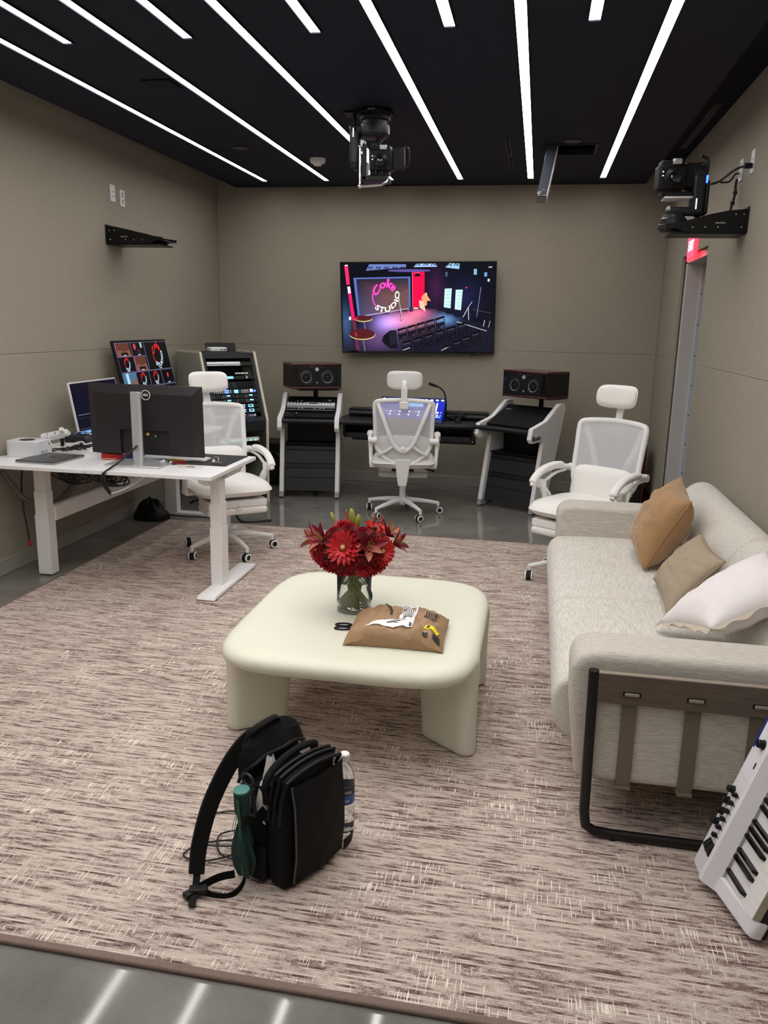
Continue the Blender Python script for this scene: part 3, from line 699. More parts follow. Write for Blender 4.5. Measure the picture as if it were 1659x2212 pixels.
for i in range(9): MB().bb(-.17+i*.036, -.155+i*.036, -.012, -.002, .015, .017).build('button', 'silver' if i in (1, 2) else 'door_navy', g, smooth=0)
MB().bb(.15, .175, .0, .018, .015, .017).build('badge', 'silver', g, smooth=0)
def handheld(loc, rz, label):
    g = empty('microphone', loc, rz, label, 'microphone', 'handheld microphones on the desk')
    MB(T(0, 0, .022) @ Rx(radians(90))).lathe([(0, -.09), (.012, -.09), (.016, .03), (.017, .04)], 16).build('handle', 'black_plastic', g)
    MB(T(0, 0, .022) @ Rx(radians(90))).lathe([(.017, .038), (.023, .044), (.023, .050), (.018, .054)], 16).build('collar', 'silver', g)
    MB(T(0, 0, .022) @ Rx(radians(90))).lathe([(.017, .05), (.025, .065), (.026, .08), (.02, .097), (0, .103)], 18).build('grille', 'silver', g)
handheld((-2.135, 6.86, .718), radians(198), 'handheld microphone lying beside the white outer desk leg'); handheld((-2.07, 6.87, .718), radians(186), 'handheld microphone lying next to another one, farther from the desk leg')

# ------------------------------------------------------------------ loudspeakers on stands
mat('burgundy', (.055, .006, .009), .25, namt=.25, nscale=30, coat=.4); mat('speaker_side', (.009, .0085, .008), .45, namt=.2, nscale=60); mat('cone_grey', (.42, .42, .43), .5, namt=.08, nscale=60); mat('surround', (.010, .010, .011), .35, namt=.1, nscale=40)
def speaker(loc, rz, label):
    g = empty('studio_speaker', loc, rz, label, 'loudspeaker', 'studio monitor speakers')
    w, d, h = .47, .33, .228
    MB().bb(-w/2+.004, w/2-.004, -d/2+.006, d/2, .018, h-.018).build('cabinet', 'speaker_side', g, smooth=0, bevel=.004)
    MB().bb(-w/2, w/2, -d/2, d/2, h-.024, h).build('top_board', 'burgundy', g, smooth=0, bevel=.009, seg=3)
    MB().bb(-w/2, w/2, -d/2, d/2, 0, .020).build('bottom_board', 'burgundy', g, smooth=0, bevel=.008, seg=3)
    fm = frame((0, -d/2+.006, h/2), (1, 0, 0), (0, 0, 1))       # z towards the listener
    MB(fm).prism(rrect(w-.10, h-.05, .004), .006).build('baffle', 'panel_dark', g, smooth=0, bevel=.002)
    for s_ in (-1, 1): MB(fm).bb(s_*(w/2-.028)-.02, s_*(w/2-.028)+.02, -.085, .085, 0, .004).build('port_slot', 'glass_black', g, smooth=0)
    for s_ in (-1, 1):
        c = T(s_*.098, -.012, .006)
        wf_ = MB(fm @ c).lathe([(.066, 0), (.066, .003), (.061, .005), (.058, .004), (.051, .007), (.046, .002)], 32).build('surround', 'surround', g)
        MB(fm @ c).lathe([(.047, .002), (.020, -.012)], 32).build('cone', 'cone_grey', g)
        MB(fm @ c).sphere((0, 0, -.010), (.018, .018, .014), 18, 10).build('dust_cap', 'surround', g)
    c = fm @ T(-.0, .062, .006)
    MB(c).lathe([(.030, 0), (.030, .003), (.026, .004), (.022, .001)], 28).build('tweeter_ring', 'surround', g)
    MB(c).lathe([(.016, .001), (.016, .004), (.013, .005), (.009, .003), (0, .003)], 24).build('tweeter_dome', 'silver', g)
    MB(fm @ T(0, -.058, .0065)).prism([(-.008, .008), (.008, .008), (.008, .003), (.004, .003), (.002, -.009), (-.002, -.009), (-.003, .002), (-.008, .003)], .001).build('logo_mark', 'silver_light', g, smooth=0)
    MB(fm @ T(-.05, .084, .0065)).text('FOCAL', .009).build('lettering', 'silver', g, smooth=0); MB(fm @ T(.048, .08, .0065)).text('twin', .009).build('lettering', 'silver', g, smooth=0)
    return g
def stand(loc, rz, label, zt, zb):
    g = empty('speaker_stand', loc, rz, label, 'speaker stand', 'speaker stands behind the desk')
    MB().bb(-.19, .19, -.13, .13, zt-zb-.022, zt-zb-.004).build('platform', 'black_metal', g, smooth=0, bevel=.004)
    for s_ in (-1, 1): MB().bb(s_*.12-.05, s_*.12+.05, -.12, .12, zt-zb-.004, zt-zb).build('foam_pad', 'rubber', g, smooth=0)
    MB().cyl((0, 0, .01), (0, 0, zt-zb-.022), .022).build('pole', 'black_metal', g); MB().cyl((0, 0, zt-zb-.16), (0, 0, zt-zb-.12), .028).build('clamp', 'charcoal_plastic', g)
    MB().lathe([(0, 0), (.13, 0), (.13, .008), (.03, .016), (0, .016)], 24).build('base', 'black_metal', g)
speaker((-2.013, 7.20, .965), radians(31), 'dark twin-woofer speaker with burgundy top on the stand beside the equipment rack'); stand((-2.00, 7.28, 0), radians(31), 'black pole stand carrying the speaker beside the equipment rack', .965, 0)
speaker((.0, 7.18, .955), radians(-37), 'dark twin-woofer speaker with burgundy top above the empty rack bay'); stand((.06, 7.36, 0), radians(-37), 'black pole stand carrying the speaker above the empty rack bay', .955, 0)
def subwoofer(loc, sz, label):
    g = empty('subwoofer', loc, 0, label, 'subwoofer', 'floor subwoofers'); w, d, h = sz
    MB().bb(-w/2+.02, w/2-.02, -d/2+.008, d/2, .03, h-.004).build('cabinet', 'speaker_side', g, smooth=0, bevel=.01, seg=3)
    for s_ in (-1, 1): MB().bb(s_*(w/2-.011)-.011, s_*(w/2-.011)+.011, -d/2, d/2, .03, h).build('side_board', 'burgundy', g, smooth=0, bevel=.006)
    fm = frame((0, -d/2+.008, h*.52), (1, 0, 0), (0, 0, 1))
    MB(fm).lathe([(w*.36, 0), (w*.36, .006), (w*.31, .012), (w*.28, .004), (w*.1, -.004), (0, .012)], 32).build('driver', 'surround', g)
    for x in (-1, 1):
        for y in (-1, 1): MB().cyl((x*(w/2-.05), y*(d/2-.05), 0), (x*(w/2-.05), y*(d/2-.05), .031), .02).build('foot', 'rubber', g)
subwoofer((.69, 7.42, 0), (.58, .48, .575), 'large dark subwoofer with burgundy sides on the floor behind the chair by the door')
subwoofer((-2.45, 7.50, 0), (.34, .34, .42), 'small dark subwoofer on the floor between equipment rack and studio desk')

# ------------------------------------------------------------------ control surface and things on the desk
mat('panel_blue', (.01, .02, .22), .3, emit=(.008, .02, .55), estr=.8, namt=.2, nscale=12); mat('panel_navy', (.008, .010, .05), .35, emit=(.004, .006, .12), estr=.5)
cs = empty('control_surface', (-1.07, 7.08, .718), 0, 'lighting control console glowing blue on the studio desk', 'control console')
pr = [(-.14, 0), (.12, 0), (.15, .155), (.13, .17), (-.13, .025)]
MB().prism(pr, .585, frame((-.2925, 0, 0), (0, 1, 0), (0, 0, 1))).build('housing', 'panel_navy', cs, smooth=0, bevel=.004)
a = Vector((0, -.13, .025)); b = Vector((0, .13, .17)); fm = frame(a, (1, 0, 0), b-a); L = (b-a).length
MB(fm).bb(-.288, .288, .01, L-.01, 0, .003).build('face', 'panel_blue', cs, smooth=0)
for r_ in range(2):
    for i in range(20): MB(fm).bb(-.27+i*.028, -.256+i*.028, .05+r_*.045, .068+r_*.045, .003, .009).build('fader', 'led_white' if (i*7+r_*3) % 3 == 0 else 'silver_light', cs, smooth=0)
for i in range(10): MB(fm).bb(.215, .228, .08+i*.018, .09+i*.018, .003, .006).build('button', 'led_white', cs, smooth=0)
for i in range(5): MB(fm).bb(.19+i*.017, .20+i*.017, .03, .044, .003, .006).build('button', 'led_red' if i == 1 else 'led_cyan', cs, smooth=0)
MB(fm).bb(-.06, .10, L-.11, L-.05, .003, .005).build('display', 'led_cyan', cs, smooth=0)
MB().bb(-.2925, .2925, .125, .155, .166, .19).build('light_bar', 'panel_navy', cs, smooth=0, bevel=.003)
for i in range(12): MB().sphere((-.265+i*.048, .122, .174), (.016, .005, .006), 10, 6).build('lamp', 'led_white', cs)
gm = empty('gooseneck_microphone', (-.772, 7.19, .718), 0, 'thin black gooseneck microphone bending over the control console', 'microphone')
MB().bb(-.03, .03, -.03, .03, 0, .012).build('base', 'black_plastic', gm, smooth=0, bevel=.003)
pts = bez((0, 0, .01), (.005, 0, .30), (-.03, -.02, .28), (-.155, -.06, .325), 16)
MB().tube(pts, .0065, 8).build('neck', 'black_plastic', gm)
d = (pts[-1]-pts[-2]).normalized(); e = pts[-1]
MB().tube([e-d*.09, e-d*.06, e-d*.01, e, e+d*.004], [.007, .012, .013, .012, .009], 12).build('capsule', 'black_plastic', gm); MB().cyl(e+d*.003, e+d*.006, .007, n=12).build('capsule_grille', 'silver', gm)
jc = MB()
for k in range(4):
    c = Vector((-.70+.02*k, 7.20+.02*(k % 2), .74+.012*k))
    jc.tube(spline([(c.x+.05*cos(t+k)*(1+.2*sin(3*t)), c.y+.03*sin(t+k), c.z+.012*sin(2*t+k)) for t in [i*.8 for i in range(8)]], 4), .004, 6)
jc.bb(-.665, -.645, 7.16, 7.20, .735, .75)
tag(jc.build('cable_bundle', 'cord_black'), 'tangled black cables on the desk beside the control console', 'cables')
tb = empty('trackpad_mat', (-.66, 7.02, .718), 0, 'flat black mat on the studio desk right of the control console', 'mat')
MB().prism(rrect(.30, .20, .01), .003).build('sheet', 'charcoal_plastic', tb, smooth=0, bevel=.001)
kn = empty('volume_knob', (-.645, 7.02, .721), 0, 'small black rotary volume controller on the flat mat', 'controller')
MB().lathe([(0, .0), (.034, 0), (.034, .006), (0, .006)], 24).build('base', 'black_plastic', kn); MB().lathe([(.026, .006), (.024, .034), (.02, .037), (0, .037)], 24).build('dial', 'charcoal_plastic', kn)
# ------------------------------------------------------------------ equipment rack in the corner
mat('rack_side', (.36, .345, .29), .6, namt=.05, nscale=40); mat('rack_edge', (.66, .62, .50), .5, namt=.03, nscale=20); mat('rack_frame', (.013, .014, .018), .45, namt=.1, nscale=40)
RKM = T(-2.76, 6.40, 0) @ Rz(radians(48))     # local x along the front, -y towards the operator
rk = bpy.data.objects.new('equipment_rack', None); COL.objects.link(rk); rk.matrix_world = RKM
tag(rk, 'slanted equipment rack with beige side panels standing in the room corner', 'equipment rack')
RW, RDT, RF, RZT, RZK = .52, .47, .22, 1.285, .72
sidep = [(RDT, 0), (-RF, 0), (-RF, RZK), (0, RZT), (RDT, RZT)]
for x in (0, RW-.018):
    MB().prism(sidep, .018, frame((x, 0, 0), (0, 1, 0), (0, 0, 1))).build('side_panel', 'rack_side', rk, smooth=0, bevel=.002)
    e = MB(); fx = x+.009
    for (a, b) in (((-RF, 0), (-RF, RZK)), ((-RF, RZK), (0, RZT)), ((0, RZT), (RDT, RZT))):
        A = Vector((fx, a[0], a[1])); Bv = Vector((fx, b[0], b[1])); e.tube([A, Bv], .0135, 4)
    e.build('edge_trim', 'rack_edge', rk, smooth=0)
i0, i1 = .02, RW-.02
MB().bb(i0, i1, 0.0, RDT-.01, RZT-.03, RZT-.004).build('top_board', 'rack_frame', rk, smooth=0, bevel=.003)
MB().bb(i0, i1, RDT-.02, RDT-.01, .03, RZT-.03).build('back_board', 'black_metal', rk, smooth=0)
MB().bb(i0, i1, -RF+.01, RDT-.01, .02, .05).build('bottom_board', 'rack_frame', rk, smooth=0)
A = Vector((0, -RF, RZK)); Bv = Vector((0, 0, RZT)); SL = frame(A, (1, 0, 0), Bv-A); LS = (Bv-A).length
for x in (i0, i1-.03): MB(SL).bb(x, x+.03, .0, LS-.01, -.03, -.006).build('rack_rail', 'rack_frame', rk, smooth=0, bevel=.002)
MB(SL).bb(i0, i1, LS-.05, LS-.008, -.03, -.004).build('vent_panel', 'rack_frame', rk, smooth=0, bevel=.002)
for i in range(34): MB(SL).bb(i0+.02+i*.0135, i0+.027+i*.0135, LS-.038, LS-.018, -.004, -.003).build('vent_slot', 'black_metal', rk, smooth=0)
MB(SL).bb(i0, i1, -.004, .035, -.03, -.002).build('lower_panel', 'rack_frame', rk, smooth=0, bevel=.002)
MB().bb(i0, i1, -RF+.004, -RF+.03, RZK-.085, RZK-.004).build('front_rail', 'rack_frame', rk, smooth=0, bevel=.003)
for x in (i0, i1-.03): MB().bb(x, x+.03, -RF+.004, -RF+.03, .03, RZK-.085).build('front_post', 'rack_frame', rk, smooth=0, bevel=.002)
MB(SL).bb(i0+.03, i1-.03, .03, LS-.05, -.20, -.19).build('inner_back', 'black_metal', rk, smooth=0)
RG = 'gear in the corner rack'
def unit(v0, v1, label, name='rack_unit', m='panel_dark', dep=.18, u0=None, u1=None, z=0.):
    """gear on the slanted front; origin at its lower left corner"""
    u0 = i0+.032 if u0 is None else u0; u1 = i1-.032 if u1 is None else u1
    g = gear(name, RKM @ SL @ T(u0, v0, 0), label, 'rack unit', RG); w_, h_ = u1-u0, v1-v0
    MB().bb(0, w_, .001, h_-.001, -dep, -.008+z).build('chassis', m, g, smooth=0, bevel=.0015)
    return g, w_, h_, -.008+z
def dots(g, name, xs, ys, s, z, m, t=.002, rnd=False):
    for x in xs:
        for y in ys:
            if rnd: MB().cyl((x, y, z), (x, y, z+t), s/2, n=10).build(name, m, g)
            else: MB().bb(x-s/2, x+s/2, y-s/2, y+s/2, z, z+t).build(name, m, g, smooth=0)
g, w_, h_, z = unit(.490, .527, 'bright white patch strip at the top of the corner rack', 'patch_strip', 'panel_dark', .05)
MB().bb(.0, w_*.74, .012, h_-.002, z, z+.01).build('light_face', 'silver_light', g, smooth=0, bevel=.002); MB().bb(.0, w_*.74, .002, .008, z, z+.006).build('light_edge', 'silver_light', g, smooth=0)
g, w_, h_, z = unit(.372, .402, 'black unit with a cyan display in the corner rack', m='panel_dark'); MB().bb(w_*.36, w_*.53, .006, .026, z, z+.002).build('display', 'led_cyan', g, smooth=0); MB().bb(w_*.82, w_*.85, .004, .028, z, z+.003).build('switch', 'silver', g, smooth=0)
g, w_, h_, z = unit(.418, .432, 'narrow white label strip on the black shelf in the corner rack', 'label_strip', 'silver_light', .02, i0+.28, i0+.40)
dots(g, 'mark', (.02, .045, .09), (.007,), .006, z, 'black_plastic')
g, w_, h_, z = unit(.290, .352, 'black two-space unit with two dark bays and a dial in the corner rack')
for y in (.006, .034): MB().bb(w_*.58, w_*.96, y, y+.022, z, z+.001).build('bay_door', 'glass_black', g, smooth=0)
MB().cyl((w_*.48, .036, z), (w_*.48, .036, z+.012), .012).build('dial', 'charcoal_plastic', g); dots(g, 'lamp', (w_*.33, w_*.355), (.012, .03, .044), .010, z, 'led_blue')
g, w_, h_, z = unit(.246, .286, 'button panel with blue and violet lights in the corner rack', m='charcoal_plastic')
dots(g, 'button', [w_*(.05+.045*i) for i in range(9)], (.010, .021, .031), .008, z, 'silver'); dots(g, 'lamp', (w_*.30, w_*.345), (.012, .03), .012, z, 'led_blue')
MB().bb(w_*.49, w_*.58, .006, .034, z, z+.003).build('display', 'led_cyan', g, smooth=0); dots(g, 'button', [w_*(.66+.035*i) for i in range(5)], (.010, .021, .031), .008, z, 'silver')
MB().bb(w_*.85, w_*.91, .012, .036, z, z+.003).build('lit_key', 'led_white', g, smooth=0); MB().cyl((w_*.955, .02, z), (w_*.955, .02, z+.004), .009).build('jog_wheel', 'led_blue', g)
for k, v in enumerate((.204, .163)):
    for u0, u1, nm in ((i0+.032, i0+.236, 'left'), (i0+.240, i1-.032, 'right')):
        g, w_, h_, z = unit(v, v+.038, 'black half-width recorder, %s row, beside the %s rack rail' % ('upper' if k == 0 else 'lower', 'chair-side' if nm == 'left' else 'speaker-side'), u0=u0, u1=u1)
        MB().bb(w_*.62, w_*.78, .020, .031, z, z+.002).build('display', 'led_cyan', g, smooth=0); MB().cyl((w_*.9, .02, z), (w_*.9, .02, z+.008), .010).build('dial', 'charcoal_plastic', g)
        dots(g, 'button', (w_*.05, w_*.46, w_*.53), (.012, .027), .006, z, 'silver', rnd=True)
for k, v in enumerate((.117, .076)):
    g, w_, h_, z = unit(v, v+.039, 'router panel with eight white lit buttons, %s of two in the corner rack' % ('upper' if k == 0 else 'lower'))
    dots(g, 'lit_button', [w_*(.52+.045*i) for i in range(4)], (.011, .028), .0115, z, 'led_white', rnd=True); dots(g, 'lit_button', (w_*.655,), (.011,), .011, z+.0005, 'led_cyan', rnd=True)
    MB().bb(w_*.75, w_*.86, .008, .033, z, z+.002).build('display', 'led_cyan', g, smooth=0); MB().bb(w_*.77, w_*.83, .016, .028, z+.002, z+.003).build('display_text', 'panel_dark', g, smooth=0)
    MB().cyl((w_*.94, .02, z), (w_*.94, .02, z+.012), .012).build('dial', 'charcoal_plastic', g)
g, w_, h_, z = unit(.043, .066, 'grey network patch panel with blue leads in the corner rack', 'network_switch', 'silver', u1=i0+.40)
dots(g, 'port', [.02+i*.02 for i in range(15)], (.011,), .011, z, 'black_plastic', .001)
mat('lead_blue', (.03, .07, .30), .5, namt=.1, nscale=40)
for i, x in enumerate((.27, .30, .325)): MB().tube(spline([(x, .012, z), (x+.006, .012, z+.03), (x-.01, -.02, z+.04), (x-.03, -.055, z+.03)], 5), .0035, 6).build('lead', 'lead_blue' if i else 'cord_black', g)
g = gear('green_lit_strip', RKM @ T(i0+.05, -RF+.035, .545), 'white power strip with a row of green lights low in the corner rack', 'power strip', RG)
MB().prism(rrect(.38, .032, .012, cx=.19, cy=.016), .02, frame((0, .02, 0), (1, 0, 0), (0, 0, 1))).build('housing', 'white_plastic', g)
for i in range(8): MB().sphere((.03+i*.045, -.002, .008), .006, 8, 6).build('lamp', 'led_green', g)
g = gear('power_unit', RKM @ T(i0+.032, -RF+.04, .42), 'black power unit with a red switch at the bottom of the corner rack', 'rack unit', RG)
MB().bb(0, .415, 0, .25, 0, .10).build('chassis', 'panel_dark', g, smooth=0, bevel=.002); MB().bb(.37, .395, -.006, 0, .05, .085).build('switch_plate', 'silver', g, smooth=0); MB().bb(.376, .389, -.009, -.006, .058, .075).build('switch', 'led_red', g, smooth=0)
g = gear('fibre_box', RKM @ T(.255, .20, RZT), 'white rounded power adapter on top of the corner rack', 'adapter')
MB().bb(-.075, .085, -.04, .04, 0, .038).build('body', 'white_plastic', g, smooth=0, bevel=.012, seg=3)
for x in (.03, .06): MB().bb(x-.008, x+.008, -.0415, -.04, .014, .022).build('socket', 'charcoal_plastic', g, smooth=0)
g = gear('tablet', RKM @ T(.36, .32, RZT), 'black tablet leaning on top of the corner rack', 'tablet')
MB(Rx(radians(-25))).prism(rrect(.29, .075, .012, cy=.0375), .008, frame((0, 0, 0), (1, 0, 0), (0, 0, 1))).build('slab', 'black_plastic', g, bevel=.002)

# ------------------------------------------------------------------ corner standing desk
DT = .73
ds = empty('standing_desk', (-2.42, 4.37, 0), 0, 'white L-shaped standing desk with telescopic legs along the left wall', 'desk'); DO = T(2.42, -4.37, 0)
MB(DO).bb(-2.418, -1.68, 4.0, 4.72, DT-.022, DT).build('main_top', 'desk_white', ds, smooth=0, bevel=.0025)
MB(DO).bb(-3.125, -2.422, 4.0, 6.05, DT-.022, DT).build('return_top', 'desk_white', ds, smooth=0, bevel=.0025)
def tleg(x, y, sx, sy, base=.0, flip=1):
    for (z0, z1, k) in ((base, .38, 1.), (.38, .525, .91), (.525, DT-.05, .82)):
        MB(DO).bb(x-sx*k/2, x+sx*k/2, y-sy*k/2, y+sy*k/2, z0, z1).build('leg_stage', 'leg_white', ds, smooth=0, bevel=.002)
tleg(-1.765, 4.30, .072, .10, .028); MB(DO).add([(-1.80, 4.03, .016), (-1.69, 4.03, .016), (-1.69, 4.73, .016), (-1.80, 4.73, .016), (-1.80, 4.045, .038), (-1.69, 4.045, .038), (-1.69, 4.715, .038), (-1.80, 4.715, .038)], [(3, 2, 1, 0), (4, 5, 6, 7), (0, 1, 5, 4), (1, 2, 6, 5), (2, 3, 7, 6), (3, 0, 4, 7)]).build('foot_bar', 'desk_white', ds, smooth=0, bevel=.005)
tleg(-2.885, 4.305, .09, .075, .010)
for (x, y) in ((-2.885, 4.305), (-1.745, 4.10), (-1.745, 4.66), (-3.05, 5.97), (-2.52, 5.97)): MB(DO).cyl((x, y, .0121 if x > -2 else 0), (x, y, .018 if x > -2 else .012), .018).build('glide', 'rubber', ds)
tleg(-2.84, 5.97, .10, .072, .028); MB(DO).add([(-3.11, 5.925, .006), (-2.46, 5.925, .006), (-2.46, 6.015, .006), (-3.11, 6.015, .006), (-3.095, 5.925, .03), (-2.475, 5.925, .03), (-2.475, 6.015, .03), (-3.095, 6.015, .03)], [(3, 2, 1, 0), (4, 5, 6, 7), (0, 1, 5, 4), (1, 2, 6, 5), (2, 3, 7, 6), (3, 0, 4, 7)]).build('foot_bar', 'desk_white', ds, smooth=0, bevel=.005)
MB(DO).bb(-2.848, -2.832, 4.34, 5.93, .335, .42).build('back_beam', 'leg_white', ds, smooth=0, bevel=.004)
MB(DO).bb(-2.87, -2.832, 4.34, 5.93, .42, .432).build('beam_flange', 'leg_white', ds, smooth=0, bevel=.003)
MB(DO).prism([(4.06, DT-.05), (4.12, DT-.075), (4.58, DT-.075), (4.70, DT-.022), (4.04, DT-.022)], .05, frame((-1.78, 0, 0), (0, 1, 0), (0, 0, 1))).build('end_bracket', 'leg_white', ds, smooth=0, bevel=.006)
MB(DO).prism(rrect(.10, .028, .006, cx=4.28, cy=DT-.05), .012, frame((-1.73, 0, 0), (0, 1, 0), (0, 0, 1))).build('control_pad', 'white_plastic', ds, bevel=.002)
MB(DO).prism(rrect(.07, .013, .004, cx=4.28, cy=DT-.05), .0135, frame((-1.73, 0, 0), (0, 1, 0), (0, 0, 1))).build('control_keys', 'silver', ds, bevel=.001)
MB(DO).bb(-2.85, -1.80, 4.26, 4.34, DT-.05, DT-.022).build('crossbar', 'leg_white', ds, smooth=0, bevel=.003)
MB(DO).bb(-2.88, -2.80, 4.34, 5.95, DT-.05, DT-.022).build('crossbar', 'leg_white', ds, smooth=0, bevel=.003)

# monitors
mat('dell_back', (.021, .017, .019), .42, namt=.08, nscale=60); mat('dell_recess', (.016, .014, .015), .5, namt=.08, nscale=60)
dm = empty('monitor_seen_from_behind', (-2.215, 4.245, DT), 0, 'large dark monitor seen from behind on a silver stand at the desk edge', 'monitor')
MB().prism([(-.16, -.11), (.17, -.11), (.17, .11), (-.16, .11)], .012).build('stand_base', 'silver', dm, smooth=0, bevel=.003)
MB().prism(rrect(.062, .036, .016, 6), .405, T(0, -.01, .012)).build('stand_post', 'silver', dm, bevel=.002)
MB(T(0, -.01, .10)).lathe([(.014, 0), (.014, .002)], 16, frame((0, -.0185, 0), (1, 0, 0), (0, 0, 1))).build('cable_hole', 'charcoal_plastic', dm)
MT = T(0.0, .095, .245) @ Rz(radians(-1.)) @ Rx(radians(1.5))
w2, h2 = .3545, .204
bk = MB(MT @ frame((0, 0, 0), (1, 0, 0), (0, 0, 1)))
bk.prism([(-w2, -h2), (w2, -h2), (w2, h2), (-w2, h2)], .018, T(0, 0, -.018))
bk.build('panel_shell', 'dell_back', dm, smooth=0, bevel=.003)
fm = MT @ frame((0, 0, 0), (1, 0, 0), (0, 0, 1))
# bulged back, with a recessed connector bay
ri = MB(fm)
X = (-w2+.005, -.155, .155, w2-.005); xi = (-w2+.03, -.155, .155, w2-.03)
ri.add([(-w2+.004, -h2+.004, 0), (w2-.004, -h2+.004, 0), (w2-.004, h2-.004, 0), (-w2+.004, h2-.004, 0), (-w2+.05, -h2+.004, .022), (-.155, -h2+.004, .022), (-.155, -.055, .022), (.155, -.055, .022), (.155, -h2+.004, .022), (w2-.05, -h2+.004, .022), (w2-.05, h2-.05, .022), (-w2+.05, h2-.05, .022)],
       [(4, 5, 6, 11), (6, 7, 10, 11), (7, 8, 9, 10), (0, 4, 11, 3), (3, 11, 10, 2), (2, 10, 9, 1)])
ri.add([(-.155, -h2+.004, 0), (-.155, -h2+.004, .022), (-.155, -.055, .022), (-.155, -.065, 0), (.155, -h2+.004, 0), (.155, -h2+.004, .022), (.155, -.055, .022), (.155, -.065, 0)], [(0, 1, 2, 3), (4, 7, 6, 5), (3, 2, 6, 7)])
ri.build('back_cover', 'dell_back', dm, smooth=20)
MB(fm).bb(-.153, .153, -h2+.005, -.064, 0.0005, .002).build('connector_bay', 'dell_recess', dm, smooth=0)
MB(fm).bb(.0, .10, -.04, .075, .0221, .0228).build('stand_mount', 'dell_recess', dm, smooth=0)
for i, (x, y, m) in enumerate(((.06, -.09, 'silver'), (.045, -.09, 'black_plastic'), (.075, -.09, 'black_plastic'))): MB(fm).bb(x-.006, x+.006, y-.004, y+.004, .002, .006).build('socket', m, dm, smooth=0)
lg = MB(fm @ T(.022, h2-.055, .0225)); lg.tube([(.027*cos(2*pi*i/32), .027*sin(2*pi*i/32), 0) for i in range(32)], .0022, 6, closed=True); lg.text('DELL', .016, T(0, 0, .0004), bold=.0006)
lg.build('brand_badge', 'white_plastic', dm, smooth=0)
ycap = MB(fm); ycap.bb(.012, .022, -.085, -.072, .004, .02)
mat('plug_yellow', (.75, .52, .10), .5, namt=.05, nscale=20); ycap.build('plug', 'plug_yellow', dm, smooth=0)
MB(fm).tube(spline([(.04, -.09, .005), (.045, -.11, .02), (.05, -.14, .015), (.09, -.17, .012)], 5), .004, 6).build('lead', 'cord_black', dm)
# white all-in-one computer facing the room
im = bpy.data.objects.new('white_computer', None); COL.objects.link(im)
IM = T(-2.93, 5.08, .93) @ Rz(radians(90-0)) @ Rx(radians(-10)) @ frame((0, 0, 0), (1, 0, 0), (0, 0, 1)); im.matrix_world = IM
tag(im, 'white all-in-one computer with a dark screen standing by the left wall', 'computer')
MB().prism(rrect(.60, .42, .012), .014, T(0, 0, -.014)).build('shell', 'silver_light', im, bevel=.003)
MB().bb(-.29, .29, -.135, .20, 0, .0015).build('screen_glass', 'glass_black', im, smooth=0)
MB(T(0, 0, .0)).bb(-.07, .07, -.20, -.02, -.05, -.014).build('stand_neck', 'silver_light', im, smooth=0, bevel=.004)
p = Pic(lambda x, y: (x, y)); p.rect(-.287, -.132, .287, .197, (10, 11, 26))
for i in range(7): p.rect(-.27, .165-i*.022, .26, .175-i*.022, (14, 15, 36))
p.rect(-.27, -.01, .24, -.004, (90, 92, 110)); p.rect(-.27, -.03, .27, -.026, (40, 42, 60)); p.rect(-.286, -.13, .286, -.112, (110, 176, 245)); p.rect(-.27, -.102, .2, -.098, (70, 74, 90)); p.build('picture', im, T(0, 0, .0018))
fo = MB(IM.inverted() @ T(-2.955, 5.08, DT)); fo.prism(rrect(.16, .20, .01), .006); fo.build('stand_foot', 'silver_light', im, bevel=.001)
# multiview monitor
mv = bpy.data.objects.new('multiview_monitor', None); COL.objects.link(mv)
MV = T(-2.985, 5.93, 1.15) @ Rz(radians(90)) @ Rx(radians(-13)) @ frame((0, 0, 0), (1, 0, 0), (0, 0, 1)); mv.matrix_world = MV
tag(mv, 'black multi-picture monitor on the left wall behind the desk', 'monitor')
MB().prism([(-.43, -.245), (.43, -.245), (.43, .245), (-.43, .245)], .02, T(0, 0, -.02)).build('shell', 'black_plastic', mv, smooth=0, bevel=.003)
MB().bb(-.05, .05, -.05, .05, -.06, -.02).build('wall_arm', 'black_metal', mv, smooth=0, bevel=.003)
pl = MB(MV.inverted() @ T(-3.14, 5.93, 1.06)); pl.bb(0, .012, -.07, .07, 0, .18); pl.bb(.0, .10, -.025, .025, .06, .11); pl.build('wall_mount', 'black_metal', mv, smooth=0, bevel=.002)
p = Pic(lambda x, y: (x, y)); p.rect(-.425, -.24, .425, .24, (4, 4, 8))
cells = [(-.41, .125, -.18, .225), (-.17, .125, .03, .225), (-.41, .01, -.18, .12), (-.17, .01, .03, .12), (.04, .01, .42, .225), (-.41, -.11, -.21, .0), (-.20, -.11, .0, .0), (.01, -.11, .21, .0), (.22, -.11, .42, .0), (-.41, -.23, -.21, -.12), (-.20, -.23, .0, -.12), (.01, -.23, .21, -.12), (.22, -.23, .42, -.12)]
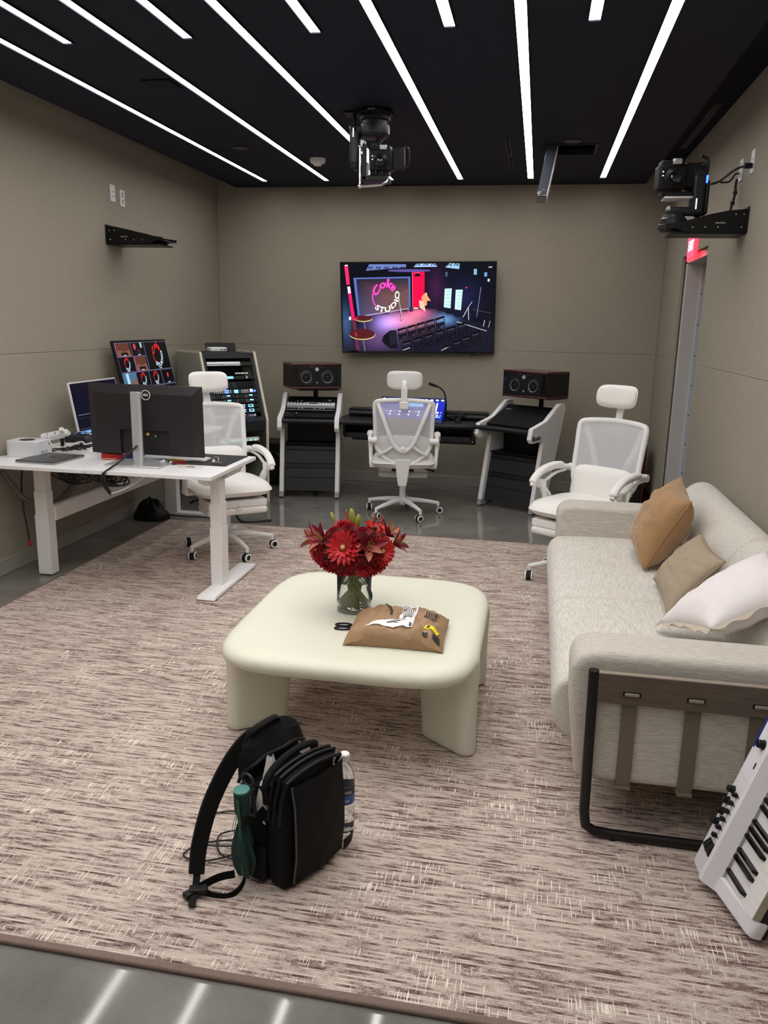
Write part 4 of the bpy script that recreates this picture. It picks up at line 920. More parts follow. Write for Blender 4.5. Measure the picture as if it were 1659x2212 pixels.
for k, (x0, y0, x1, y1) in enumerate(cells):
    p.rect(x0-.004, y0-.004, x1+.004, y1+.004, (96, 96, 130)); p.rect(x0, y0, x1, y1, (6, 6, 10)); cx, cy, w_, h_ = (x0+x1)/2, (y0+y1)/2, x1-x0, y1-y0
    if k in (0, 3): p.rect(x0+.01, y0+.002, x1-.02, y1, (92, 52, 42)); p.poly([(x0+.03, y0+h_*.5), (cx, y0+h_*.35), (x1-.03, y0+h_*.5), (x1-.01, y0), (x0+.01, y0)], (124, 82, 66)); p.rect(cx-.05, y0+.006, cx+.05, y0+.03, (16, 14, 16)); p.rect(x0, y0, x0+.012, y1, (150, 80, 120))
    elif k in (2, 6, 7, 4):
        p2 = Pic(lambda x, y: (x, y)); f0 = p.fn; p.fn = lambda x, y: (x, -y); studio_logo(p, cx, -cy-.004, h_*.36, (226, 40, 44), (206, 236, 250)); p.fn = f0
    elif k == 1: p.ell(x0+.05, cy+.02, .02, .024, (200, 60, 80)); p.rect(x1-.06, cy+.01, x1-.03, cy+.05, (150, 190, 200)); p.rect(cx-.03, y0+.02, cx+.03, cy, (50, 26, 34))
    elif k == 5: p.rect(x0, y0, x1, y1, (70, 110, 140)); p.rect(x0+.05, y0, x0+.09, y1, (170, 210, 230)); p.rect(x0+.11, y0, x1, y0+.06, (120, 90, 80))
    elif k == 8: p.ell(cx, cy+.01, .014, .02, (220, 50, 60))
    p.rect(cx-.022, y0+.004, cx+.022, y0+.011, (190, 190, 196))
p.build('picture', mv, T(0, 0, .0006))

# ------------------------------------------------------------------ things lying on the desk
def thing(name, loc, rz, label, cat, group=None): return empty(name, loc, rz, label, cat, group)
mc = thing('compact_computer', (-2.99, 4.345, DT), radians(4), 'silver square mini computer on the desk by the left wall', 'computer')
MB().prism(rrect(.20, .165, .03, 6), .095).build('body', 'silver_light', mc, bevel=.004)
MB(T(0, 0, .095)).lathe([(0, .001), (.045, .001), (.046, 0)], 24).build('top_emblem', 'charcoal_plastic', mc)
for x in (.025, .045): MB().bb(.0998, .1008, -.05+x-.003, -.05+x+.003, .02, .032).build('port', 'charcoal_plastic', mc, smooth=0)
MB().bb(.0998, .1008, .01, .04, .024, .028).build('card_slot', 'charcoal_plastic', mc, smooth=0)
lp = thing('laptop', (-2.775, 4.24, DT), radians(-4), 'closed dark grey laptop lying at the desk edge', 'laptop')
MB().prism(rrect(.26, .30, .012), .008, T(0, 0, .001)).build('base', 'leg_grey', lp, bevel=.002)
mat('laptop_grey', (.07, .07, .078), .35, metal=.4, namt=.05, nscale=30)
MB().prism(rrect(.26, .30, .012), .005, T(0, 0, .010)).build('lid', 'laptop_grey', lp, bevel=.002); MB().prism(rrect(.03, .03, .01), .0155, T(0, .02, 0)).build('emblem', 'dell_recess', lp, bevel=.0003)
ps = thing('power_strip', (-2.985, 4.60, DT), radians(6), 'white power strip with three sockets propped against cables on the desk', 'power strip')
PM = T(0, 0, .085) @ Ry(radians(-12)) @ Rx(radians(-35))
MB(PM).bb(-.07, .11, -.024, .024, -.018, .018).build('housing', 'white_plastic', ps, smooth=0, bevel=.005)
for x in (-.02, .03, .08): MB(PM).bb(x-.003, x+.003, -.0265, -.025, -.004, .008).build('socket', 'charcoal_plastic', ps, smooth=0)
MB(PM).bb(.075, .10, -.06, -.025, -.012, .014).build('plug', 'white_plastic', ps, smooth=0, bevel=.004)
MB().tube([(.05, .02, 0), (.05, .02, .07)], .012, 8).build('prop', 'cord_black', ps)
wb_ = thing('white_adapter_box', (-2.83, 4.66, DT), radians(3), 'white slab adapter under the black box on the desk', 'adapter'); MB().bb(-.075, .075, -.05, .05, 0, .045).build('body', 'white_plastic', wb_, smooth=0, bevel=.006, seg=3); MB().bb(-.074, .074, -.051, -.05, .018, .02).build('seam', 'silver', wb_, smooth=0)
bb_ = thing('black_dock', (-2.835, 4.66, DT+.045), radians(3), 'black wedge-shaped dock sitting on the white adapter', 'dock')
MB().prism([(-.078, 0), (.075, 0), (.078, .02), (.06, .042), (-.065, .052), (-.08, .03)], .10, frame((0, .05, 0), (1, 0, 0), (0, 0, 1))).build('body', 'charcoal_plastic', bb_, smooth=0, bevel=.006)
cz = MB()
for i in range(3): cz.tube(spline([(-.02+.01*i, -.02+.02*i, .05), (.0, -.01, .065), (.03, .01+.01*i, .062), (.05, .03, .05)], 4), .005, 6)
mat('clip_blue', (.18, .24, .50), .4, namt=.1, nscale=20); cz.build('blue_leads', 'clip_blue', bb_)
def coil(name, pts, r, label, m='cord_black', n=6, seg=8): o = MB().tube(spline(pts, n), r, seg).build(name, m); return tag(o, label, 'cable')
random.seed(3)
tg_ = MB()
for k in range(6):
    c = Vector((-2.86+.03*k, 4.50+.02*(k % 3), DT+.012+.006*k)); a = k*1.3
    tg_.tube(spline([(c.x+.055*cos(a+t)*(1+.3*sin(2.3*t+k)), c.y+.03*sin(a+t), c.z+.008*sin(3*t+k)+.004) for t in [i*.75 for i in range(8)]], 4), .0045, 6)
tag(tg_.build('cable_tangle', 'cord_black'), 'tangle of black cables on the desk between mini computer and dock', 'cables')
coil('white_cable', [(-2.99, 4.56, DT+.10), (-2.95, 4.52, DT+.05), (-2.88, 4.50, DT+.03), (-2.78, 4.58, DT+.06), (-2.76, 4.60, DT+.03)], .004, 'white cable looping from the power strip to the adapter', 'cord_white')
coil('monitor_lead', [(-2.70, 4.58, DT+.005), (-2.55, 4.52, DT+.005), (-2.45, 4.46, DT+.005), (-2.40, 4.40, DT+.005)], .0035, 'thin dark lead crossing the desk behind the red case')
mat('case_red', (.33, .010, .012), .35, namt=.15, nscale=30); mat('case_blue', (.010, .022, .14), .5, namt=.15, nscale=30); mat('zip_orange', (.75, .30, .16), .5, namt=.1, nscale=30)
rc = thing('red_case', (-2.45, 4.375, DT), radians(12), 'small glossy red zip case on the desk', 'case'); MB().bb(-.062, .062, -.04, .04, 0, .042).build('shell', 'case_red', rc, smooth=0, bevel=.014, seg=3); MB().bb(-.058, .03, -.0415, -.039, .004, .010).build('zip', 'zip_orange', rc, smooth=0)
bc = thing('blue_case', (-2.335, 4.405, DT), radians(12), 'dark blue zip case beside the red one', 'case'); MB().bb(-.048, .06, -.035, .035, 0, .034).build('shell', 'case_blue', bc, smooth=0, bevel=.010, seg=3); MB().bb(-.03, .0, -.0365, -.034, .004, .009).build('zip', 'zip_orange', bc, smooth=0)
mt = thing('desk_mat', (-1.955, 4.515, DT), 0, 'black desk mat lying under the large monitor', 'desk mat'); MB().prism(rrect(.46, .38, .012), .003).build('sheet', 'black_plastic', mt, smooth=0)
kb_ = thing('white_keyboard', (-2.10, 4.46, DT+.003), radians(2), 'slim white keyboard under the large monitor', 'keyboard'); MB().bb(-.21, .21, -.055, .055, .0, .012).build('case', 'silver_light', kb_, smooth=0, bevel=.003)
for r_ in range(5):
    for i in range(14): MB().bb(-.195+i*.028, -.170+i*.028, -.048+r_*.02, -.031+r_*.02, .012, .014).build('key', 'white_plastic', kb_, smooth=0)
ky = thing('key_ring', (-1.80, 4.385, DT+.003), 0, 'bunch of silver keys on a ring lying on the black mat', 'keys')
MB(T(-.02, .03, .020) @ Rx(radians(60))).tube([(.017*cos(2*pi*i/24), .017*sin(2*pi*i/24), 0) for i in range(24)], .0016, 6, closed=True).build('ring', 'chrome', ky)
for i, a in enumerate((0, 40, -35)): MB(T(-.01, .0, .003+.003*i) @ Rz(radians(a))).prism([(-.01, -.008), (.0, -.01), (.012, -.008), (.012, -.003), (.04, -.003), (.042, 0), (.04, .003), (.012, .003), (.01, .009), (-.008, .008)], .0025).build('key', 'chrome', ky, smooth=0)
MB().bb(-.028, -.008, -.012, .006, .0, .022).build('fob', 'chrome', ky, smooth=0, bevel=.003)
yl = thing('yellow_marker', (-2.05, 4.40, DT+.0025), radians(-3), 'yellow highlighter pen lying below the large monitor', 'pen'); MB().cyl((-.055, 0, .007), (.045, 0, .007), .007).build('barrel', 'plug_yellow', yl); MB().cyl((.045, 0, .007), (.065, 0, .007), .006, .003).build('tip', 'white_plastic', yl)
eb = thing('earbud_case', (-2.075, 4.295, DT+.012), 0, 'tiny white and black earphones on the monitor stand base', 'earphones'); 
for s_ in (-1, 1): MB().sphere((s_*.016, 0, .007), (.009, .007, .007), 10, 8).build('bud', 'white_plastic' if s_ < 0 else 'black_plastic', eb); MB().cyl((s_*.016, 0, .005), (s_*.034, -.008, .004), .0035, n=8).build('stem', 'white_plastic', eb)
rl = thing('red_lanyard', (-1.995, 4.30, DT-.009), radians(20), 'coiled dark red lanyard beside the monitor stand base', 'lanyard'); mat('lanyard_red', (.16, .008, .014), .5, namt=.2, nscale=40)
MB().tube(spline([(-.04, -.01, .016), (-.01, .014, .018), (.03, .01, .016), (.04, -.012, .015), (0, -.016, .022), (-.035, .006, .024), (.0, .02, .026), (.035, .0, .024)], 5), .005, 6).build('cord', 'lanyard_red', rl)
cd_ = thing('paper_cards', (-1.90, 4.25, DT), radians(-6), 'small stack of printed paper cards beside the red lanyard', 'cards')
mat('paper', (.78, .76, .70), .7, namt=.04, nscale=30)
for i, (a, x) in enumerate(((0, 0), (14, .015), (-9, -.012))): MB(T(x, .004*i, .0005+.0013*i) @ Rz(radians(a))).bb(-.055, .055, -.035, .035, 0, .001).build('card', 'paper', cd_, smooth=0)
for i in range(4): MB(T(.0, 0, .0043)).bb(-.03, .035-.008*i, -.022+i*.012, -.017+i*.012, 0, .0003).build('print_line', 'charcoal_plastic', cd_, smooth=0)
# monitor cable falling over the desk edge
coil('monitor_power_cable', [(-2.21, 4.222, DT+.115), (-2.235, 4.18, DT+.08), (-2.27, 4.10, DT+.03), (-2.285, 4.03, DT+.008), (-2.29, 3.985, DT-.01), (-2.285, 3.985, DT-.07), (-2.27, 4.0, DT-.12), (-2.31, 4.05, DT-.11), (-2.39, 4.1, DT-.06), (-2.42, 4.12, DT-.03)], .006, 'thick black cable dropping from the monitor stand over the desk edge')
coil('monitor_data_cable', [(-2.272, 4.10, DT+.025), (-2.29, 4.03, DT+.006), (-2.305, 3.982, DT-.02), (-2.305, 3.985, DT-.07), (-2.275, 4.0, DT-.125), (-2.30, 4.05, DT-.13), (-2.37, 4.1, DT-.07)], .005, 'second black cable hanging beside the thick one at the desk edge')
coil('thin_white_cable', [(-2.27, 4.0, DT-.125), (-2.22, 4.03, DT-.11), (-2.15, 4.07, DT-.07), (-2.10, 4.08, DT-.03)], .003, 'thin white cable under the front edge of the desk', 'cord_white')
# cable bundles hanging below the top
for nm, cx, lb in (('under_desk_cables', -2.66, 'big loops of black cable hanging below the desk beside the leg'), ('under_desk_cable_bundle', -2.42, 'bundle of black cables strapped below the desk near its seam')):
    m_ = MB()
    for k in range(9):
        r_ = .035+.012*(k % 4); ph = k*.7
        m_.tube([(cx+.05*sin(k)+r_*1.2*cos(t+ph)*(1+.2*sin(t*2+k)), 4.22+.03*(k % 3)+.03*sin(t), DT-.075-.012*(k % 3)-r_*.55*(1-sin(t+ph))*.9+.02) for t in [2*pi*i/20 for i in range(20)]], .0045, 6, closed=True)
    tag(m_.build(nm, 'cord_black'), lb, 'cables', 'cable loops below the desk')
coil('hanging_lead', [(-3.02, 4.33, DT-.03), (-3.03, 4.31, .55), (-3.01, 4.28, .42), (-2.98, 4.26, .30), (-2.965, 4.25, .22)], .005, 'black lead with a red tip hanging below the desk')
rt = MB().sphere((-2.965, 4.25, .205), (.012, .012, .018), 12, 8).build('red_tip', 'case_red'); rt.parent = bpy.data.objects['hanging_lead']
mat('sleeve_grey', (.16, .145, .14), .85, namt=.12, nscale=80, bump=.2, bscale=200)
tag(MB().tube(spline([(-3.12, 4.24, DT-.05), (-3.08, 4.27, .58), (-3.02, 4.31, .47), (-2.955, 4.38, .42), (-2.915, 4.47, .415), (-2.90, 4.6, .46), (-2.90, 4.75, .55)], 6), [.028]*37, 12, flat=.6).build('cable_sleeve', 'sleeve_grey'), 'grey fabric cable sleeve drooping below the desk behind the leg', 'cable sleeve')
cbx = thing('cable_tray_box', (-2.74, 5.62, .0), 0, 'dark heap of bagged cables on the floor behind the far desk leg', 'bag')
MB().grid(lambda u, v: (lambda a, r: (-.20+r*.15*cos(a), .16+r*.10*sin(a), .16*(1-v)*(1+.3*mnoise.noise(Vector((cos(a)*2, sin(a)*2, v*3))))))(2*pi*u, sin(pi*.5*v)**.6*(1+.2*mnoise.noise(Vector((cos(2*pi*u)*2, sin(2*pi*u)*2, 4.))))), 36, 14, cu=True).build('bag', 'black_plastic', cbx, smooth=180)
coil('floor_cable', [(-2.60, 5.90, .20), (-2.45, 5.95, .17), (-2.30, 5.9, .10), (-2.2, 5.85, .01), (-2.0, 5.95, .008)], .012, 'thick black cable dropping to the floor behind the far desk foot')
# ------------------------------------------------------------------ office chairs
mm_ = mat('chair_mesh', (.80, .81, .83), .8, alpha=.66, namt=.05, nscale=300)
def slab(M, w, h, t, bend, r, e=4, nu=20, nv=12):
    """closed rounded pad: x across, y up, z thickness, bent by 'bend' along x"""
    mb = MB(M)
    def out(u, v, s_):
        a = (u*2-1); b = (v*2-1)
        x = a*w/2; y = b*h/2
        # pull corners in (super-ellipse)
        k = (abs(a)**e+abs(b)**e)**(1/e) if (a or b) else 0
        m = max(abs(a), abs(b)); q = (m/k) if k > 1e-6 else 1
        x *= q; y *= q
        edge = max(0., 1-m**r)
        return (x, y, s_*t/2*edge**.5+bend*(x/(w/2))**2)
    mb.grid(lambda u, v: out(u, v, 1), nu, nv); mb.grid(lambda u, v: out(1-u, v, -1), nu, nv)
    return mb
def chair(loc, rz, rec, base, label, blab):
    g = empty('office_chair', loc, rz, label, 'chair', 'white office chairs'); W = 'chair_white'
    # five-star base
    MB().lathe([(0, .085), (.032, .085), (.042, .10), (.042, .135), (.030, .15), (0, .15)], 24).build('hub', W, g)
    for k in range(5):
        a = base+radians(72*k)-rz; R_ = Rz(a)
        lg = MB(R_).tube([(.025, 0, .125), (.12, 0, .118), (.22, 0, .105), (.30, 0, .090), (.311, 0, .088)], [.024, .021, .017, .014, .013], 10)
        lg.cyl((.308, 0, .095), (.308, 0, .055), .012, n=10); lo = lg.build('base_leg', W, g)
        sw = Rz(radians(35+80*k+int(blab)*17))
        C = R_ @ T(.308, 0, 0) @ sw
        cs_ = MB(C).tube([(.012, -.019, .030), (.012, .019, .030)], .0275, 20).build('caster', 'rubber', g)
        MB(C).bb(-.008, .02, -.012, .012, .035, .062).build('caster_fork', 'black_plastic', cs_, bevel=.002)
        for s_ in (-1, 1):
            fm = C @ frame((.012, s_*.019, .030), (1, 0, 0), (0, 0, 1 if s_ < 0 else -1))
            MB(fm).lathe([(.0275, -.004), (.0285, .0), (.027, .004), (.019, .005), (.018, .002)], 20).build('caster_rim', 'chair_white', cs_)
            MB(fm).lathe([(.018, .003), (.010, .005), (0, .005)], 16).build('caster_cap', 'rubber', cs_)
    MB().cyl((0, 0, .14), (0, 0, .30), .026).build('gas_sleeve', W, g); MB().cyl((0, 0, .30), (0, 0, .40), .018).build('gas_piston', W, g)
    mch = MB().bb(-.09, .09, -.14, .10, .385, .415).build('tilt_mechanism', 'black_metal', g, smooth=0, bevel=.006)
    MB().tube(spline([(.08, .02, .395), (.16, .02, .385), (.22, .03, .375), (.26, .03, .362)], 4), [.006]*10+[.009]*3, 8).build('lever', 'black_plastic', g)
    MB().cyl((-.08, .0, .395), (-.20, .0, .39), .005, n=8).build('tilt_pin', 'chrome', g); MB().sphere((-.205, 0, .39), .009, 10, 8).build('pin_knob', 'chrome', g)
    # seat and pull-out footrest
    def seat(u, v, s_):
        a, b = u*2-1, v*2-1; m = max(abs(a), abs(b)); k = (abs(a)**5+abs(b)**5)**.2 if m > 0 else 1; q = m/k if m else 1
        x = a*q*.262; y = b*q*.262+.015
        ed = max(0, 1-m**7)**.5
        z = .455+(.050 if s_ > 0 else -.042)*ed
        if s_ > 0: z += .012*math.exp(-((a*.9)**2+(b*.9)**2))-.010*max(0, b-.4)
        return (x, y, z)
    st = MB().grid(lambda u, v: seat(u, v, 1), 22, 22).grid(lambda u, v: seat(1-u, v, -1), 22, 22)
    st.build('seat', 'chair_leather', g, smooth=70, fix=True)
    fr = MB().bb(-.20, .20, .03, .245, .352, .398).build('footrest_drawer', W, g, smooth=0, bevel=.006)
    MB().bb(-.0015, .0015, .244, .2465, .354, .396).build('drawer_split', 'silver', fr, smooth=0)
    MB().bb(-.205, .205, .02, .25, .302, .352).build('footrest_pad', 'chair_leather', g, smooth=0, bevel=.020, seg=4)
    MB().tube([(-.018, .248, .356), (-.012, .262, .347), (.012, .262, .347), (.018, .248, .356)], .006, 8, flat=1.4).build('pull_tab', 'chair_leather', fr)
    # back
    def P(bx, bz, by=0.): return Vector((bx, -.225-bz*sin(rec)+by*cos(rec), .43+bz*cos(rec)+by*sin(rec)))
    curve = lambda bx: .035*(bx/.23)**2
    half = [(.045, .02), (.10, .045), (.165, .095), (.212, .155), (.222, .24), (.226, .38), (.230, .48), (.222, .522), (.18, .537), (.09, .548), (0, .552)]
    loop = half[:-1]+[(0, .552)]+[(-x, z) for x, z in half[-2::-1]]
    pts = spline([P(x, z, curve(x)) for x, z in loop], 4)
    MB().tube(pts, .017, 10, flat=1.).build('back_frame', W, g)
    MB().tube(spline([P(x, z, curve(x)) for x, z in [(-.045, .02), (0, .012), (.045, .02)]], 4), .017, 10).build('frame_bottom', W, g)
    def shape(u, v):
        z = .06+v*.485
        wz = .0
        for (x0, z0), (x1, z1) in zip(half[:-1], half[1:]):
            if z0 <= z <= z1: wz = x0+(x1-x0)*(z-z0)/max(1e-6, z1-z0); break
        wz = min(wz, .225); x = (u*2-1)*wz
        return P(x, z, curve(x)+.004)
    MB().grid(shape, 18, 16).build('mesh_panel', 'chair_mesh', g)
    for s_ in (-1, 1):
        MB().tube(spline([P(s_*.205, .52, .02), P(s_*.165, .42, -.012), P(s_*.115, .29, -.022), P(s_*.075, .20, -.025), P(s_*.03, .155, -.026), P(0, .145, -.026)], 5), [.013]*26, 10, flat=1.3).build('v_support', W, g)
        MB().tube([P(s_*.075, .185, -.02), P(s_*.13, .14, -.01), P(s_*.195, .10, .018)], [.012, .013, .012], 10).build('diagonal_strut', W, g)
    # spine plate
    sp = MB(); q = [(-.062, .075), (.062, .075), (.040, -.115), (.032, -.15), (-.032, -.15), (-.040, -.115)]
    sp.add([P(x, z, -.022) for x, z in q]+[P(x, z, .004) for x, z in q], [(5, 4, 3, 2, 1, 0), (6, 7, 8, 9, 10, 11)]+[(i, (i+1) % 6, 6+(i+1) % 6, 6+i) for i in range(6)])
    so = sp.build('spine_plate', W, g, smooth=0, bevel=.006)
    MB().tube([P(0, -.11, .0), Vector((0, -.10, .40))], .03, 10).build('back_bracket', W, g)
    MB().sphere(P(0, .165, -.03), (.022, .014, .022), 14, 10).build('lumbar_knob', W, g)
    # lumbar pillow
    O = P(0, .13, .055); up = P(0, 1, 0)-P(0, 0, 0)
    slab(frame(O, (-1, 0, 0), up), .42, .25, .085, -.0, 3., e=5).build('lumbar_pillow', 'chair_leather', g, smooth=70, fix=True)
    # headrest
    stm = MB(); a = frame(P(0, .50, -.02), (1, 0, 0), up)
    stm.bb(-.024, .024, -.02, .155, -.006+.008, .014, a); stm.build('headrest_stem', W, g, smooth=0, bevel=.004)
    MB(a).bb(-.036, .036, -.012, .045, .004, .024).build('stem_clamp', W, g, smooth=0, bevel=.006)
    MB(a).tube(spline([(0, .12, .008), (0, .165, .0), (0, .195, -.018), (0, .19, -.04)], 4), .019, 10, flat=.5).build('stem_hook', W, g)
    hm = frame(P(0, .70, .045), (-1, 0, 0), up)
    slab(hm, .265, .135, .04, .022, 5, e=3.4).build('headrest_pad', 'chair_leather', g, smooth=70, fix=True)
    hb = frame(P(0, .70, .030), (-1, 0, 0), up)
    slab(hb, .275, .145, .024, .022, 8, e=4).build('headrest_shell', W, g, smooth=60, fix=True)
    # arms
    for s_ in (-1, 1):
        pv = P(s_*.262, .225, .0)
        am = [pv, Vector((s_*.268, pv.y+.07, pv.z+.012)), Vector((s_*.272, pv.y+.18, pv.z+.018)), Vector((s_*.275, pv.y+.30, pv.z+.004)), Vector((s_*.276, pv.y+.38, pv.z-.035)), Vector((s_*.276, pv.y+.42, pv.z-.075))]
        MB().tube(spline(am, 5), [.016]*26, 10).build('arm_frame', W, g)
        pp = [v+Vector((0, 0, .016)) for v in am[1:]]; pp[0].y += .03
        n_ = 6*4+1
        ps_ = spline(pp, 6); MB().tube(ps_, [.012]+[.026]*(len(ps_)-2)+[.014], 12, flat=.75).build('arm_pad', 'chair_leather', g)
        MB().cyl(pv-Vector((s_*.055, 0, 0)), pv+Vector((s_*.014, 0, 0)), .024, n=18).build('arm_pivot', W, g)
        kn_ = Vector((s_*.276, pv.y+.315, pv.z-.075))
        MB().tube(spline([pv+Vector((s_*.008, .05, -.012)), pv+Vector((s_*.012, .16, -.022)), kn_+Vector((0, -.05, .018)), kn_], 5), .010, 8).build('arm_brace', W, g)
        MB().cyl(kn_-Vector((.018, 0, 0)), kn_+Vector((.018, 0, 0)), .029, n=20).build('arm_knob', W, g)
        MB().tube([kn_, (s_*.272, kn_.y-.035, .50), (s_*.262, kn_.y-.065, .425)], [.018, .016, .02], 10).build('arm_support', W, g)
        MB().tube([kn_, (s_*.272, kn_.y-.085, .50), (s_*.262, kn_.y-.12, .425)], [.014, .013, .016], 10).build('arm_support', W, g)
        MB().bb(min(s_*.20, s_*.275), max(s_*.20, s_*.275), kn_.y-.15, kn_.y-.04, .405, .43).build('arm_mount', W, g, smooth=0, bevel=.005)
    return g
chair((-1.035, 6.49, 0), radians(8), radians(8), radians(92), 'white mesh office chair seen from behind at the studio desk', 0)
chair((-2.008, 5.035, RUGZ), radians(220), radians(12), radians(100), 'white mesh office chair facing the room behind the standing desk', 1)
chair((.33, 4.975, RUGZ), radians(146), radians(11), radians(195), 'white mesh office chair between the sofa arm and the right speaker', 2)
cc_ = bpy.data.objects['office_chair.002']
# loose pillow on the chair by the sofa
# ------------------------------------------------------------------ coffee table
mat('table_cream', (.72, .715, .59), .42, namt=.02, nscale=5, bump=.02, bscale=60)
def coffee_table():
    x0, x1, y0, y1, zt = -1.10, -.132, 2.47, 3.56, .40
    cx, cy, hw, hd = (x0+x1)/2, (y0+y1)/2, (x1-x0)/2, (y1-y0)/2
    mb = MB(); n = 72; rings = []
    def outline(k, z, off):
        out = []
        for i in range(n):
            a = 2*pi*i/n; c, s_ = cos(a), sin(a); e = 2/5.2
            x = (hw-off)*math.copysign(abs(c)**e, c); y = (hd-off)*math.copysign(abs(s_)**e, s_)
            out.append((x*k, y*k, z))
        return out
    prof = [(.0, zt), (.5, zt), (.9, zt), (None, .035, zt-.003), (None, .018, zt-.010), (None, .006, zt-.022), (None, 0, zt-.038), (None, .006, zt-.054), (None, .022, zt-.068), (None, .05, zt-.075), (.5, zt-.077), (0., zt-.077)]
    vs = []
    for p_ in prof:
        vs += outline(p_[0] if p_[0] else (1e-4 if p_[0] == 0 else 1), p_[-1], p_[1] if p_[0] is None else .04)
    fs = [(j*n+i, (j+1)*n+i, (j+1)*n+(i+1) % n, j*n+(i+1) % n) for j in range(len(prof)-1) for i in range(n)]
    mb.add(vs, fs)
    # slab legs pointing from the corners to the centre
    for sx in (-1, 1):
        for sy in (-1, 1):
            d = Vector((-sx*.80, -sy*.60, 0)).normalized(); nrm = Vector((-d.y, d.x, 0)); tip = Vector((sx*(hw-.01), sy*(hd-.215), 0))
            vs = []
            for z, t, L, th in ((zt-.030, .004, .31, .115), (zt-.09, .002, .285, .102), (.20, .004, .255, .090), (.0, .0, .245, .082)):
                for (a, b) in rrect(L, th, th*.42, 4):
                    p_ = tip+d*(t+L/2+a)+nrm*b; vs.append((p_.x, p_.y, z))
            m = 20
            m = len(vs)//4
            fs = [(j*m+i, j*m+(i+1) % m, (j+1)*m+(i+1) % m, (j+1)*m+i) for j in range(3) for i in range(m)]+[tuple(range(m)), tuple(3*m+i for i in range(m-1, -1, -1))]
            mb.add(vs, fs)
    o = mb.build('coffee_table', 'table_cream', loc=(cx, cy, RUGZ), fix=True, smooth=180)
    r = o.modifiers.new('remesh', 'REMESH'); r.mode = 'VOXEL'; r.voxel_size = .009; r.use_smooth_shade = True
    s_ = o.modifiers.new('smooth', 'SMOOTH'); s_.factor = .5; s_.iterations = 22
    tag(o, 'low cream moulded coffee table with rounded corners and slab legs', 'coffee table')
coffee_table()
TZ = .40+RUGZ-.002

# ------------------------------------------------------------------ glass vase and bouquet
mat('clear_glass', (1, 1, 1), .0, trans=1., ior=1.45, spec=.5); mat('water', (.93, .96, .95), .0, trans=1., ior=1.33)
VX, VY = -.672, 3.035
va = empty('glass_vase', (VX, VY, TZ), 0, 'clear cylindrical glass vase of water on the coffee table', 'vase')
MB().lathe([(0, 0), (.064, 0), (.069, .004), (.070, .02), (.070, .185), (.0685, .187), (.067, .185), (.067, .022), (.06, .018), (0, .018)], 40).build('glass', 'clear_glass', va, smooth=60)
MB().lathe([(0, .0185), (.0595, .0185), (.0665, .023), (.0665, .125), (0, .125)], 40).build('water', 'water', va, smooth=60)
mat('stem_green', (.32, .40, .14), .5, namt=.25, nscale=60); mat('leaf_green', (.045, .10, .03), .5, namt=.2, nscale=40)
mat('rose_red', (.34, .003, .014), .5, namt=.2, nscale=60, sheen=.2); mat('gerbera_red', (.55, .005, .010), .5, namt=.2, nscale=60, sheen=.2); mat('gerbera_dark', (.26, .012, .010), .6, namt=.2, nscale=80); mat('gerbera_eye', (.55, .36, .10), .6, namt=.25, nscale=120)
mat('lily_red', (.19, .004, .017), .4, namt=.25, nscale=50); mat('lily_tip', (.36, .10, .07), .45, namt=.2, nscale=50); mat('bud_green', (.33, .34, .06), .45, namt=.25, nscale=40); mat('carnation_red', (.40, .003, .014), .55, namt=.2, nscale=80); mat('anemone_red', (.46, .010, .008), .5, namt=.15, nscale=60)
random.seed(11)
def flower_root(name, pos, nrm, label, group):
    n = Vector(nrm).normalized(); x = n.orthogonal().normalized()
    M_ = frame(pos, x, n.cross(x)); o = bpy.data.objects.new(name, None); COL.objects.link(o); o.matrix_world = M_
    tag(o, label, 'flower', group)
    # stem from the flower head through the vase neck to the water
    h = Vector(pos); nb = Vector((VX+.058*(h.x-VX)/.17, VY+.058*(h.y-VY)/.17, TZ+.175)); a = random.uniform(0, 6.28)
    bt = Vector((VX-.6*(nb.x-VX)+.028*cos(a), VY-.6*(nb.y-VY)+.028*sin(a), TZ+.026))
    pts = spline([h, h*.55+nb*.45-n*.03, nb, (nb+bt)/2, bt], 4); inv = M_.inverted()
    MB().tube([inv @ p for p in pts], .0034, 6).build('stem', 'stem_green', o)
    return o
def petal(L, w, cup, M_, n=5, m=3, curl=0., tip=.5):
    def fn(u, v):
        a = u*2-1; wv = w*sin(pi*min(1, v*.86+.10))**tip
        return (a*wv/2, L*v, cup*(v**2)*L + abs(a)**2*wv*.22 + curl*L*max(0, v-.6)**2*4)
    return fn, M_
def add_petal(mb, L, w, cup, M_, curl=0., tip=.7, nu=4, nv=6):
    fn, _ = petal(L, w, cup, M_, curl=curl, tip=tip); mb.grid(fn, nu, nv, M_)
def gerbera(pos, nrm, r, label):
    o = flower_root('gerbera', pos, nrm, label, 'gerberas in the bouquet')
    for ring, (cnt, k, cup) in enumerate(((18, 1., .12), (16, .86, .3), (14, .55, .65))):
        mb = MB()
        for i in range(cnt): add_petal(mb, r*k, r*.30*k+.003, cup, Rz(2*pi*(i+.5*ring)/cnt+random.uniform(-.06, .06)) @ T(0, r*.14, .003*ring), nu=2, nv=5)
        mb.build('petal_ring', 'gerbera_red', o, smooth=60)
    MB().sphere((0, 0, .006), (r*.30, r*.30, r*.16), 16, 8).build('disc', 'gerbera_dark', o); MB().sphere((0, 0, .011), (r*.17, r*.17, r*.13), 12, 8).build('eye', 'gerbera_eye', o)
